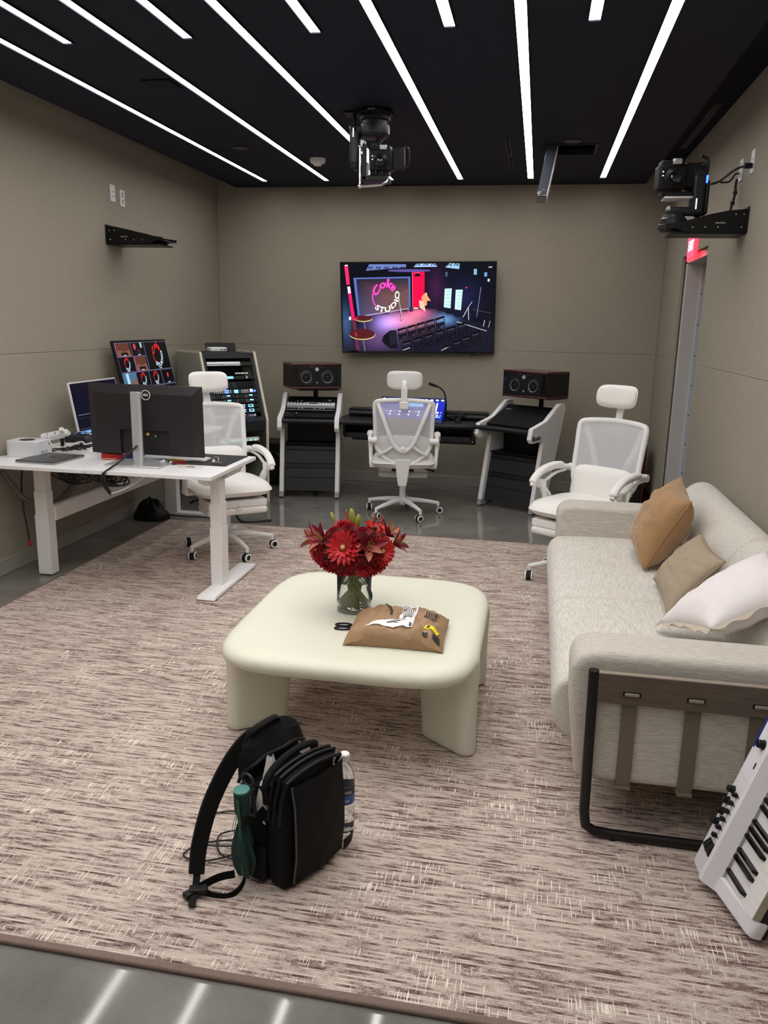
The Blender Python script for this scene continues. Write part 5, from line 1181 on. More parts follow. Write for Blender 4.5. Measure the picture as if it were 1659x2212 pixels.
def rose(pos, nrm, r, label):
    o = flower_root('rose', pos, nrm, label, 'roses in the bouquet')
    for ring in range(5):
        mb = MB(); k = 1-.19*ring; cnt = 5 if ring < 3 else 3
        for i in range(cnt):
            a0 = 2*pi*i/cnt+ring*.9; wd = 2*pi/cnt*.75
            def fn(u, v, a0=a0, wd=wd, k=k, ring=ring):
                a = a0+(u*2-1)*wd; rr = r*k*(.45+.55*sin(pi*.5*min(1, v*1.25)))*(1+.05*sin(3*a)); 
                z = (-.75*r+v*(1.30*r+.10*r*ring))-.16*r*(abs(u*2-1)**2)*v
                if v > .8: rr *= 1+.22*(v-.8)*(4-ring)
                return (rr*cos(a), rr*sin(a), z)
            mb.grid(fn, 8, 6)
        mb.build('petal_ring', 'rose_red', o, smooth=60)
def carnation(pos, nrm, r, label):
    o = flower_root('carnation', pos, nrm, label, 'ruffled carnations in the bouquet')
    for ring in range(5):
        mb = MB(); k = 1-.16*ring; tl = radians(8+17*ring)
        def fn(u, v, k=k, tl=tl, ring=ring):
            a = 2*pi*u; rr = r*k*v; ruff = .22*r*v*v*sin(11*a+ring*1.7)+.08*r*v*sin(23*a+ring)
            return (rr*cos(a)*cos(tl), rr*sin(a)*cos(tl), rr*sin(tl)+ruff*.55)
        mb.grid(fn, 72, 4, cu=False); mb.build('petal_ring', 'carnation_red', o, smooth=50)
    MB().lathe([(0, -r*.6), (r*.2, -r*.55), (r*.28, -r*.1), (r*.35, .0)], 12).build('calyx', 'stem_green', o)
def lily(pos, nrm, r, label):
    o = flower_root('lily', pos, nrm, label, 'dark red lilies in the bouquet')
    for i in range(6):
        M_ = Rz(2*pi*i/6+random.uniform(-.15, .15)) @ T(0, r*.06, 0) @ Rx(radians(38 if i % 2 else 50))
        mb = MB(); add_petal(mb, r*(1.05 if i % 2 else .95), r*.40, .05, M_, curl=-.10, tip=.85, nu=4, nv=8); mb.build('petal', 'lily_red' if i % 5 else 'lily_tip', o, smooth=60)
    st = MB()
    for i in range(5): a = i*1.26; st.tube([(0, 0, 0), (.012*cos(a), .012*sin(a), r*.7)], .0012, 5)
    st.build('stamens', 'bud_green', o)
def bud(pos, nrm, r, L, label, m='bud_green'):
    o = flower_root('lily_bud', pos, nrm, label, 'lily buds in the bouquet')
    MB().lathe([(0, -L*.35), (r*.7, -L*.2), (r, .1*L), (r*.85, L*.45), (r*.4, L*.62), (0, L*.66)], 9).build('bud', m, o, smooth=50)
def anemone(pos, nrm, r, label):
    o = flower_root('anemone', pos, nrm, label, 'anemones in the bouquet')
    mb = MB()
    for i in range(7): add_petal(mb, r, r*.85, .35, Rz(2*pi*i/7) @ T(0, .003, .002*(i % 2)), tip=.6)
    mb.build('petals', 'anemone_red', o, smooth=60); MB().sphere((0, 0, .006), (r*.25, r*.25, r*.2), 12, 8).build('eye', 'black_plastic', o)
BC = Vector((VX, VY, TZ+.272))      # centre of the flower dome
def on(px, pz, depth=1., rx=.160, rz_=.098, ry=.145):
    """a spot on the dome facing the camera side; px, pz from -1 to 1"""
    q = sqrt(max(0, 1-min(.98, px*px+pz*pz))); v = Vector((px*rx, -q*ry*depth, pz*rz_)); n = Vector((px/rx, -q/ry*depth, pz/rz_)); return BC+v, n
def pl_(fn, px, pz, r, label, depth=1., **k): p_, n = on(px, pz, depth); fn(p_, n, r, label, **k)
pl_(gerbera, -.08, .28, .062, 'large red gerbera with a pale eye at the front of the bouquet')
pl_(gerbera, -.78, -.02, .052, 'red gerbera turned sideways at the left side of the bouquet'); pl_(gerbera, .78, .12, .056, 'red gerbera turned sideways at the right side of the bouquet')
pl_(gerbera, .38, -.48, .050, 'red gerbera low in the bouquet above the parcel')
pl_(rose, -.50, .0, .031, 'red rose left of the large gerbera'); pl_(rose, -.28, -.42, .033, 'red rose below the large gerbera, beside the leftmost carnation'); pl_(rose, .08, -.46, .033, 'red rose at the front directly above the vase rim')
pl_(rose, .33, .70, .029, 'red rose near the top of the bouquet beside the green buds'); pl_(rose, .36, -.20, .030, 'red rose half hidden between gerbera and lilies'); pl_(rose, -.02, .78, .032, 'red rose below the green lily buds')
pl_(carnation, -.52, -.52, .050, 'ruffled red carnation low at the left of the bouquet'); pl_(carnation, .66, -.44, .052, 'ruffled red carnation low at the right of the bouquet'); pl_(carnation, .42, -.78, .050, 'ruffled red carnation hanging lowest over the vase rim')
pl_(carnation, -.20, -.78, .044, 'ruffled red carnation beside the vase neck'); pl_(carnation, -.25, .86, .042, 'ruffled red carnation at the top of the bouquet', depth=.5)
pl_(lily, -.62, .42, .075, 'dark red lily open at the upper left of the bouquet'); pl_(lily, .48, .34, .080, 'dark red lily open right of the large gerbera'); pl_(lily, .82, .55, .065, 'dark red lily at the upper right edge of the bouquet', depth=.6)
pl_(lily, -.98, .14, .075, 'dark red lily with brown petals sticking out at the left', depth=.3); pl_(lily, .98, .20, .070, 'dark red lily with long petals sticking out at the right', depth=.3)
pl_(anemone, .52, .80, .042, 'bright red anemone at the top of the bouquet', depth=.6); pl_(anemone, .74, .66, .038, 'bright red anemone with a black eye behind the lilies', depth=-.4)
bud(BC+Vector((-.005, -.02, .110)), (-.1, -.1, 1), .013, .075, 'tall green lily bud standing at the top of the bouquet'); bud(BC+Vector((.018, -.03, .100)), (.12, -.1, 1), .011, .06, 'shorter green lily bud beside the tall one'); bud(BC+Vector((-.095, .03, .095)), (-.4, .1, 1), .008, .05, 'small green lily bud at the left behind the lilies')
for (x, y, z, lb) in ((.075, .0, .100, 'thin reddish lily bud at the top right of the bouquet'), (.10, .03, .090, 'second thin reddish lily bud behind the anemone'), (-.045, .06, .095, 'thin reddish bud behind the top carnation')):
    bud(BC+Vector((x, y, z)), (x*3, -.1, 1), .006, .06, lb, 'lily_tip')
pl_(rose, -.68, -.26, .032, 'red rose between the sideways gerbera and the leftmost carnation'); pl_(rose, .60, -.08, .033, 'red rose under the open lily right of the large gerbera'); pl_(rose, -.36, .62, .031, 'red rose above the large gerbera beside the upper lily')
pl_(carnation, .12, -.12, .040, 'small ruffled red carnation just under the large gerbera'); pl_(carnation, -.80, -.30, .042, 'ruffled red carnation at the far left below the sideways gerbera'); pl_(rose, .14, .55, .031, 'red rose between the large gerbera and the top anemone')
for i in range(9):
    a = i*2.4+.4; p_ = BC+Vector((.115*cos(a), .10*sin(a)+.02, -.02+.035*sin(i*1.7)))
    n = Vector((cos(a), sin(a), .5*sin(i*1.7)+.3))
    (carnation if i % 2 else rose)(p_, n, .042 if i % 2 else .034, 'red %s in the crowded middle and back of the bouquet' % ('carnation' if i % 2 else 'rose'))
# a few dark leaves at the rim
lf = MB()
lv = tag(empty('bouquet_leaf', (VX+.055, VY-.02, TZ+.06)), 'green leaf hanging inside the vase', 'leaf')
mb = MB(); add_petal(mb, .075, .035, .1, T(0, 0, .05) @ Rz(radians(-20)) @ Rx(radians(-75)), nu=4, nv=8); mb.build('leaf_blade', 'leaf_green', lv, smooth=60)

# ------------------------------------------------------------------ parcel and scissors
mat('kraft', (.35, .212, .115), .65, namt=.14, nscale=22, bump=.7, bscale=26); mat('label_white', (.80, .80, .80), .5, namt=.02, nscale=10); mat('label_yellow', (.85, .68, .02), .5, namt=.03, nscale=10); mat('ink', (.03, .028, .028), .7)
pk = empty('parcel', (-.45, 2.80, TZ), radians(1.5), 'crumpled brown paper mailing bag with white address label on the coffee table', 'parcel')
PW, PD = .365, .285
def ph_(x, y):
    a, b = x/(PW/2), y/(PD/2)
    return .078*max(0, 1-abs(a)**3.2)**.55*max(0, 1-abs(b)**5)**.5
def ptop(u, v):
    a, b = u*2-1, v*2-1; x = a*PW/2*(1-.03*(1-b*b)); y = b*PD/2*(1-.05*(1-a*a))
    z = .004+ph_(x, y)
    z += .016*mnoise.noise(Vector((x*17, y*17, 1.)))*min(1, (1-abs(a))*5)*min(1, (1-abs(b))*5)+.009*mnoise.noise(Vector((x*42, y*36, 7.)))*min(1, (1-abs(a))*6)
    ed_ = min(1, (1-abs(a))*6)*min(1, (1-abs(b))*6)
    z += ed_*(.013*(.35-abs(mnoise.noise(Vector((x*11+y*7, y*13-x*5, 3.)))))+.012*(.3-abs(mnoise.noise(Vector((x*26-y*12, y*24+x*9, 11.))))))
    cn = max(0, abs(a)-.8)*max(0, b-.75); z += cn*.5*(1 if a > 0 else .9)
    if b < -.9: z = max(z, .006)
    return (x, y, z)
mb = MB().grid(ptop, 48, 36); 
def pbot(u, v): x, y, z = ptop(1-u, v); return (x, y, max(.0005, min(z-.002, .002+max(0, z-.03)*.0)))
def pbot(u, v):
    a, b = (1-u)*2-1, v*2-1; x, y, z = ptop(1-u, v); edge = max(abs(a), abs(b)); return (x, y, z if edge > .999 else max(.0008, min(.004, z-.003)))
mb.grid(pbot, 48, 36); mb.build('bag', 'kraft', pk, smooth=40, fix=True)
def on_bag(poly, dz=.0015, n=10):
    """drape a quad over the bag top"""
    m = MB(); A, B, C, D = [Vector((*p, 0)) for p in poly]
    def fn(u, v):
        p_ = (A*(1-u)+B*u)*(1-v)+(D*(1-u)+C*u)*v
        b_ = 2*p_.y/PD; a_ = 2*p_.x/PW
        return (p_.x, p_.y, ptop((a_+1)/2, (b_+1)/2)[2]+dz)
    m.grid(fn, n, n); return m
on_bag([(-.11, -.105), (.065, -.105), (.065, -.02), (.035, -.02)], .003).build('address_label', 'label_white', pk, smooth=60); on_bag([(.005, -.02), (.065, -.02), (.068, .075), (.012, .075)], .003).build('address_label', 'label_white', pk, smooth=60)
on_bag([(.10, -.07), (.155, -.105), (.165, -.085), (.112, -.048)], .003).build('yellow_sticker', 'label_yellow', pk, smooth=60)
mb = MB()
for i in range(6): m = on_bag([(.014+.007*i, .03), (.0165+.007*i, .03), (.0165+.007*i, .068), (.014+.007*i, .068)], .0045, 3); mb.add(m.v, m.f)
for i in range(5): m = on_bag([(.020, .018-.011*i), (.055, .018-.011*i), (.055, .014-.011*i), (.020, .014-.011*i)], .0045, 3); mb.add(m.v, m.f)
for i in range(4): m = on_bag([(-.03+.012*i, -.088+.014*i), (.01+.008*i, -.088+.014*i), (.01+.008*i, -.083+.014*i), (-.03+.012*i, -.083+.014*i)], .0045, 3); mb.add(m.v, m.f)
m = on_bag([(.052, -.10), (.061, -.10), (.061, -.075), (.052, -.075)], .0045, 3); mb.add(m.v, m.f)
for q in ([(-.035, .03), (-.022, .03), (-.055, .105), (-.065, .105)], [(-.03, -.01), (-.02, -.01), (-.022, .03), (-.035, .03)], [(.105, -.125), (.122, -.125), (.122, -.105), (.105, -.105)], [(.14, -.128), (.17, -.132), (.165, -.108), (.14, -.105)]): m = on_bag(q, .003, 5); mb.add(m.v, m.f)
for i in range(5): m = on_bag([(.098+.009*i, .012), (.102+.009*i, .012), (.106+.009*i, .062), (.102+.009*i, .062)], .003, 4); mb.add(m.v, m.f)
for q in ([(.095, .008), (.145, .008), (.145, .012), (.095, .012)], [(.099, .062), (.149, .062), (.149, .066), (.099, .066)]): m = on_bag(q, .003, 4); mb.add(m.v, m.f)
tag(mb.build('print', 'ink', pk, smooth=0), kind='stuff')
m = on_bag([(.112, -.068), (.122, -.0745), (.128, -.064), (.118, -.057)], .0045, 3); MB().add(m.v, m.f).build('sticker_mark', 'ink', pk, smooth=0)
sc = empty('scissors', (-.622, 2.835, TZ), radians(8), 'scissors with black and white loop handles beside the parcel', 'scissors')
for s_ in (-1, 1):
    lp_ = [(-.045+.030*cos(t), s_*.019+.014*sin(t), .006) for t in [2*pi*i/20 for i in range(20)]]
    MB().tube(lp_, .005, 8, closed=True).build('handle', 'black_plastic', sc); MB().tube([(x, y, .0035) for x, y, z in lp_], .0052, 8, closed=True).build('handle_trim', 'white_plastic', sc)
    MB().prism([(-.018, s_*.012), (.0, s_*.002), (.035, 0), (.035, s_*.002), (.0, s_*.010)], .002, T(0, 0, .003+.002*s_)).build('blade', 'chrome', sc, smooth=0)
# ------------------------------------------------------------------ sofa along the right wall
sofa_mat('sofa_seat_cloth', (.50, .47, .415), (.76, .725, .665), st=(190, 22, 190))
sofa_mat('sofa_back_cloth', (.50, .465, .41), (.74, .70, .64), st=(170, 170, 24))
sofa_mat('sofa_arm_cloth', (.43, .40, .345), (.68, .64, .575), st=(30, 260, 260))
mat('walnut_grey', (.115, .088, .066), .45, namt=.4, nscale=3.5, stretch=(3, 20, 30)); mat('plank_edge', (.30, .25, .20), .5, namt=.2, nscale=10, stretch=(3, 20, 20)); mat('frame_bronze', (.014, .012, .011), .35, namt=.2, nscale=40, metal=.3); mat('strap_leather', (.165, .135, .10), .6, namt=.1, nscale=60)
so = empty('sofa', (.58, 3.42, RUGZ), 0, 'light grey woven two-seat sofa with wood and metal end frames along the right wall', 'sofa'); SO = T(-.58, -3.42, -RUGZ)
def extr_y(poly, y0, y1, n=1): # profile (x,z) extruded along y
    return MB(SO).prism(poly, abs(y1-y0), frame((0, y1, 0), (1, 0, 0), (0, 0, 1)))
seatp = [(.80, .24), (.19, .215), (.14, .25), (.118, .32), (.120, .39), (.150, .432), (.22, .448), (.50, .452), (.80, .44)]
seatp = [(.80, .24)]+[(v.x, v.y) for v in spline([(x, z, 0) for x, z in [(.24, .215), (.17, .225), (.135, .26), (.118, .32), (.122, .385), (.150, .428), (.22, .446), (.50, .452), (.80, .44)]], 4)]
for y0, y1 in ((2.505, 3.318), (3.322, 4.365)):
    extr_y(seatp, y0, y1).build('seat_cushion', 'sofa_seat_cloth', so, smooth=0, bevel=.018, seg=4)
backp = [(.74, .40), (.775, .55), (.825, .67), (.87, .725), (.92, .745), (.975, .735), (1.02, .69), (1.035, .60), (1.035, .25), (.76, .25)]
backp = [(v.x, v.y) for v in spline([(x, z, 0) for x, z in [(.74, .40), (.772, .55), (.815, .665), (.865, .727), (.92, .748), (.975, .735), (1.018, .69), (1.035, .60)]], 4)]+[(1.035, .25), (.76, .25)]
for y0, y1 in ((2.31, 3.318), (3.322, 4.56)):
    extr_y(backp, y0, y1).build('back_cushion', 'sofa_back_cloth', so, smooth=0, bevel=.022, seg=4)
MB(SO).bb(.20, 1.02, 2.34, 4.54, .19, .25).build('seat_base', 'sofa_arm_cloth', so, smooth=0, bevel=.01)
armp = [(.192, .19), (.96, .19), (.96, .60), (.90, .612), (.24, .612), (.185, .60), (.158, .56), (.165, .40)]
for y0, y1 in ((2.315, 2.51), (4.36, 4.56)):
    extr_y(armp, y0, y1).build('arm', 'sofa_arm_cloth', so, smooth=0, bevel=.032, seg=5)
for yy, sg in ((2.292, -1), (4.588, 1)):
    pts = [(.222, yy, .566), (.225, yy, .40), (.228, yy, .10), (.236, yy, .05), (.262, yy, .034), (.31, yy, .0295), (.88, yy, .0295), (.93, yy, .036), (.955, yy, .064), (.96, yy, .12), (.96, yy, .566)]
    MB(SO).tube(pts, .0155, 14).build('metal_frame', 'frame_bronze', so)
    for x in (.32, .87): MB(SO).cyl((x, yy, RUGZ), (x, yy, .020), .012).build('glide', 'rubber', so)
    MB(SO).bb(.236, .948, yy-.010, yy+.010, .468, .560).build('wood_rail', 'walnut_grey', so, smooth=0, bevel=.003)
    MB(SO).bb(.236, .948, yy-.0105, yy+.010, .5595, .5635).build('rail_edge', 'plank_edge', so, smooth=0, bevel=.001)
    for x in (.335, .515, .695, .87):
        MB(SO).bb(x-.022, x+.022, yy+(.0125 if sg < 0 else -.0165), yy+(.0165 if sg < 0 else -.0125), .19, .49).build('strap', 'strap_leather', so, smooth=0, bevel=.001)
        MB(SO).bb(x-.021, x+.021, yy+sg*.0135-.003, yy+sg*.0135+.003, .498, .508).build('strap_loop', 'plank_edge', so, smooth=0, bevel=.002)
        MB(SO).bb(x-.026, x+.026, yy+sg*.0105-.0008, yy+sg*.0105+.0008, .496, .510).build('strap_slot', 'black_plastic', so, smooth=0)
        MB(SO).bb(x-.022, x+.022, min(yy, yy-sg*.15), max(yy, yy-sg*.15), .184, .19).build('strap_under', 'strap_leather', so, smooth=0)
# cushions, given by their four corners
mat('caramel', (.36, .205, .095), .9, namt=.12, nscale=25, bump=.3, bscale=18, sheen=.3); mat('taupe', (.36, .285, .205), .95, namt=.10, nscale=60, bump=.15, bscale=200); mat('linen_white', (.78, .73, .73), .9, namt=.03, nscale=30, bump=.12, bscale=120); mat('linen_edge', (.50, .42, .34), .9, namt=.1, nscale=60)
def cushion(c, t, label, m, wr=.010, seed=0., flange=None):
    A, B, C, D = [Vector(p) for p in c]; ce = (A+B+C+D)/4; g = empty('throw_cushion', ce, 0, label, 'cushion', 'cushions on the sofa')
    n = (B-A).cross(D-A).normalized()
    def fn(u, v, s_):
        a, b = u*2-1, v*2-1
        pu = .5+(u-.5)*(1-.10*(1-b*b)); pv = .5+(v-.5)*(1-.10*(1-a*a))
        p_ = (A*(1-pu)+B*pu)*(1-pv)+(D*(1-pu)+C*pu)*pv-ce
        h = t/2*max(0, 1-abs(a)**2.6)**.55*max(0, 1-abs(b)**2.6)**.55
        k = mnoise.noise(Vector((a*2.2+seed, b*5+seed, s_*3.)))+.5*mnoise.noise(Vector((a*6+seed, b*11, s_*2.)))
        return p_+n*(s_*h+wr*k*min(1, (1-abs(a))*4)*min(1, (1-abs(b))*4))
    mb = MB().grid(lambda u, v: fn(u, v, 1), 30, 30).grid(lambda u, v: fn(1-u, v, -1), 30, 30)
    o = mb.build('cover', m, g, smooth=180, fix=True)
    seam = [fn(i/24, 0, 0) for i in range(25)]+[fn(1, i/24, 0) for i in range(1, 25)]+[fn(1-i/24, 1, 0) for i in range(1, 25)]+[fn(0, 1-i/24, 0) for i in range(1, 24)]
    if flange:
        fl = MB(); N_ = len(seam); vs = []
        for i, p_ in enumerate(seam):
            o_ = p_.normalized()*.022; w_ = n*.006*sin(i*1.1)+n*.004*sin(i*.37)
            vs += [p_, p_+o_+w_]
        fl.add(vs, [(2*i, 2*((i+1) % N_), 2*((i+1) % N_)+1, 2*i+1) for i in range(N_)]); fl.build('frayed_edge', flange, g, smooth=60)
    else: MB().tube(seam, .0028, 6, closed=True).build('piping', m, g)
cushion([(.545, 3.74, .462), (.545, 4.17, .462), (.735, 4.12, .845), (.725, 3.74, .795)], .22, 'caramel brown cushion standing against the sofa back', 'caramel', .016, 1.)
cushion([(.555, 3.09, .470), (.565, 3.57, .475), (.755, 3.60, .690), (.735, 3.06, .715)], .12, 'taupe cushion between the caramel and the white ones', 'taupe', .007, 5.)
cushion([(.60, 2.585, .615), (.50, 2.96, .485), (.88, 3.06, .765), (.90, 2.64, .755)], .16, 'white cushion with a frayed beige edge beside the near sofa arm', 'linen_white', .006, 9., 'linen_edge')

# ------------------------------------------------------------------ stage piano standing on its end against the sofa
mat('piano_white', (.78, .76, .80), .35, namt=.015, nscale=8); mat('piano_silver', (.52, .52, .54), .4, namt=.03, nscale=20); mat('piano_blue', (.006, .035, .22), .35, namt=.05, nscale=20); mat('key_white', (.80, .78, .78), .25); mat('key_front', (.46, .42, .35), .5, namt=.05, nscale=40)
MATS['key_white'].name = 'key_white'
wv_ = Vector((.242, -.970, 0)); Lv = Vector((.295, .0, .955)).normalized(); wv_ = (wv_-Lv*wv_.dot(Lv)).normalized()
K1 = Vector((.519, 2.166, .064))+wv_*.275
PM_ = frame(K1, Lv, -wv_); pn = bpy.data.objects.new('stage_piano', None); COL.objects.link(pn); pn.matrix_world = PM_
tag(pn, 'white stage piano standing on its end against the sofa arm', 'keyboard')
PL_ = 1.32
# cross-section (y from front to back, z up), body behind the keys
MB().prism([(.165, -.10), (.275, -.10), (.275, -.012), (.20, .0), (.165, -.025)], PL_, frame((0, 0, 0), (0, 1, 0), (0, 0, 1))).build('control_shell', 'piano_white', pn, smooth=0, bevel=.006)
MB().bb(.0, PL_, .008, .17, -.10, -.062).build('key_bed', 'black_plastic', pn, smooth=0, bevel=.003)
MB().bb(.052, PL_-.05, .160, .168, -.06, -.028).build('felt_strip', 'piano_silver', pn, smooth=0)
for x0, x1 in ((0, .05), (PL_-.05, PL_)):
    MB().prism([(0, -.085), (.17, -.085), (.17, -.024), (.015, -.045), (0, -.055)], x1-x0, frame((x0, 0, 0), (0, 1, 0), (0, 0, 1))).build('end_cheek', 'piano_white', pn, smooth=0, bevel=.006)
MB().prism([(.165, -.032), (.205, .0015), (.19, .0015), (.16, -.028)], PL_, frame((0, 0, 0), (0, 1, 0), (0, 0, 1))).build('bevel_strip', 'piano_white', pn, smooth=0)
wkey = MB().bb(0, .0226, 0, .150, -.022, 0).mesh('white_key'); wkey.materials.append(MATS['key_white'])
wfront = MB().bb(0.0002, .0224, -.0012, 0, -.024, -.001).mesh('key_front'); wfront.materials.append(MATS['key_front'])
bkm = MB().add([(0, .052, 0), (.0115, .052, 0), (.0115, .150, 0), (0, .150, 0), (.0012, .062, .011), (.0103, .062, .011), (.0103, .150, .011), (.0012, .150, .011)], [(3, 2, 1, 0), (4, 5, 6, 7), (0, 1, 5, 4), (1, 2, 6, 5), (2, 3, 7, 6), (3, 0, 4, 7)]).mesh('black_key'); bkm.materials.append(MATS['glass_black'])
for i in range(52):
    k = bpy.data.objects.new('white_key', wkey); COL.objects.link(k); k.parent = pn; k.location = (.053+i*.02345, .010, -.038)
    kf = bpy.data.objects.new('key_front', wfront); COL.objects.link(kf); kf.parent = k
    if i < 51 and (i % 7) in (0, 2, 3, 5, 6):     # A, C, D, F, G
        b_ = bpy.data.objects.new('black_key', bkm); COL.objects.link(b_); b_.parent = pn; b_.location = (.053+(i+1)*.02345-.0058, .012, -.0385)
TOPM = frame((0, .20, .0), (1, 0, 0), (0, .075, -.012))           # the sloping control panel
MB(TOPM).bb(.40, PL_-.06, .062, .071, .0005, .0015).build('blue_stripe', 'piano_blue', pn, smooth=0)
MB(TOPM).bb(.318, .3195, -.008, .074, .0004, .001).build('panel_seam', 'piano_silver', pn, smooth=0)
def pknob(x, y, r, nm='knob', m='black_plastic'): MB(TOPM @ T(x, y, 0)).lathe([(r*1.15, .0), (r*1.1, .003), (r, .004), (r*.9, .016), (r*.7, .018), (0, .018)], 18).build(nm, m, pn)
for i in range(4): pknob(.155+.036*i, .054, .0105)
for i in range(6):
    MB(TOPM).bb(.128+.027*i, .131+.027*i, .006, .036, .0003, .001).build('slider_slot', 'black_plastic', pn, smooth=0)
    MB(TOPM).bb(.1235+.027*i, .1355+.027*i, .018, .030, .001, .014).build('slider_cap', 'black_plastic', pn, smooth=0, bevel=.002)
MB(TOPM).bb(.122, .275, -.001, .002, .0003, .001).build('blue_line', 'piano_blue', pn, smooth=0)
for i in range(2): MB(TOPM).tube([(.070+.0*i, .015+.022*i, -.006), (.085, .015+.022*i, .006), (.105, .015+.022*i, -.004)], [.010, .011, .010], 12).build('pitch_wheel', 'black_plastic', pn)
pknob(.43, .025, .0125, 'volume_knob'); MB(TOPM).bb(.36, .378, .012, .016, .0003, .002).build('button', 'black_plastic', pn, smooth=0)
for (x, y, L_, m) in ((.47, .034, .022, 'black_plastic'), (.47, .024, .022, 'piano_blue'), (.472, .014, .022, 'black_plastic'), (.474, .006, .022, 'piano_blue'), (.505, .044, .02, 'black_plastic'), (.50, .022, .11, 'black_plastic'), (.545, .036, .12, 'black_plastic'), (.54, .048, .17, 'piano_blue'), (.64, .02, .1, 'black_plastic'), (.69, .036, .12, 'black_plastic')):
    MB(TOPM).bb(x, x+L_, y, y+.004, .0003, .0025).build('button_row', m, pn, smooth=0)
for i in range(14): MB(TOPM).bb(.545+i*.012, .551+i*.012, .052, .057, .0003, .001).build('print', 'piano_silver', pn, smooth=0)
MB(TOPM).bb(.76, .94, .018, .056, .0003, .002).build('display', 'glass_black', pn, smooth=0)
for x in (.10, PL_-.1): MB().bb(x-.02, x+.02, .03, .07, -.108, -.10).build('foot', 'rubber', pn, smooth=0)
# small piece the end rests on
MB().bb(-.012, .0, .03, .09, -.10, -.075).build('end_foot', 'piano_silver', pn, smooth=0, bevel=.002)

# ------------------------------------------------------------------ backpack
mat('pack_black', (.0042, .0042, .0046), .8, spec=.25, namt=.25, nscale=90, bump=.25, bscale=160); mat('pack_panel', (.0055, .0055, .006), .7, spec=.25, namt=.2, nscale=120, bump=.2, bscale=200); mat('zip_black', (.007, .007, .008), .5, spec=.3, namt=.2, nscale=200); mat('webbing', (.004, .004, .004), .75, spec=.25, namt=.2, nscale=200); mat('reflect_grey', (.06, .06, .062), .5, namt=.1, nscale=50)
BPM0 = T(-.622, 1.985, RUGZ) @ Rz(radians(62)); BPM = BPM0 @ S(.82, .94, .85)
bp = empty('backpack', (0, 0, 0), 0, 'black backpack standing half open on the rug', 'backpack'); bp.matrix_world = BPM
def lump(u, v, x, y, z, k=.006): return k*mnoise.noise(Vector((x*14, y*14, z*9+3)))
def body(x0, x1, y0, y1, zt, taper=.0, k=.006, rnd=5, nu=40, nv=22, lean=0.):
    cx, cy, hw, hd = (x0+x1)/2, (y0+y1)/2, (x1-x0)/2, (y1-y0)/2
    def fn(u, v):
        a = 2*pi*u; c, s_ = cos(a), sin(a); e = 2/rnd
        # v: 0 bottom centre, .12 bottom edge, .85 top edge, 1 top centre
        if v < .12: q = (v/.12); z = .004; sc_ = .93*q; 
        elif v > .86: q = (1-v)/.14; z = zt; sc_ = .86*q**.8; z = zt+.02*(1-q)
        else:
            t = (v-.12)/.74; z = .004+(zt-.004)*t; sc_ = .93+.07*sin(pi*min(1, t*1.1))-taper*t*t; sc_ = min(sc_, 1.) 
            if t < .08: sc_ *= .96+.04*t/.08
        x = cx+hw*sc_*math.copysign(abs(c)**e, c); y = cy+hd*sc_*math.copysign(abs(s_)**e, s_)+lean*z
        d = lump(u, v, x, y, z, k)*(1 if .1 < v < .9 else .3); n = Vector((c, s_, 0))
        return (x+n.x*d, y+n.y*d, z+(d*.5 if v > .86 else 0))
    return MB().grid(fn, nu, nv, cu=True)
body(-.15, .15, -.035, .095, .335, .10, .008).build('main_compartment', 'pack_black', bp, smooth=180, fix=True)
body(-.148, .148, -.105, -.02, .395, .12, .006, lean=.0).build('front_pocket', 'pack_black', bp, smooth=180, fix=True)
body(-.142, .15, .055, .105, .445, .16, .006).build('back_panel', 'pack_black', bp, smooth=180, fix=True)
# flat flap panel on the front with a piped left edge
def flap(u, v): x = -.105+u*.245; z = .03+v*.345; return (x, -.108-.012*sin(pi*u)-.010*sin(pi*min(1, v*1.1))+.004*mnoise.noise(Vector((x*20, z*12, 2)))+.03*max(0, v-.85), z)
MB().grid(flap, 18, 18).build('front_flap', 'pack_panel', bp, smooth=180)
MB().tube([Vector(flap(0, i/20))+Vector((-.002, -.003, 0)) for i in range(21)], .0035, 6).build('piping', 'reflect_grey', bp)
zz_ = lambda x, o: Vector((x, -.085+o, .392+.035*cos((x)/.15*1.2)-.02))
for o_ in (-.012, .012, .034): MB().tube([Vector((-.138, -.07+o_, .24)), Vector((-.135, -.075+o_, .33))]+[zz_(-.12+.26*i/16, o_)+Vector((0, 0, .012*(o_ > 0))) for i in range(17)]+[Vector((.148, -.06+o_, .34))], .006, 8).build('zip', 'zip_black', bp)
# mouth of the main compartment: folded rim and the raised back hood
rim = spline([(-.14, -.03, .30), (-.13, -.02, .37), (-.06, -.012, .405), (.04, -.010, .418), (.12, -.005, .40), (.145, .02, .36)], 5); MB().tube(rim, .012, 10).build('opening_rim', 'pack_black', bp)
def hood(u, v):
    a = pi*u; x = .004-.150*cos(a); z = .36+.135*sin(a)**.7-.05*v*sin(a); y = .085-.050*v*(sin(a)**.6)+.004*sin(7*a); return (x, y, z-.03*v*v)
MB().grid(hood, 26, 8).build('top_hood', 'pack_black', bp, smooth=180)
MB().tube([hood(i/26, 1.) for i in range(27)], .006, 8).build('zip', 'zip_black', bp)
MB().tube(spline([(-.10, .10, .43), (-.085, .085, .485), (-.03, .075, .505), (.03, .08, .50), (.06, .10, .45)], 5), .011, 10, flat=.6).build('grab_handle', 'webbing', bp)
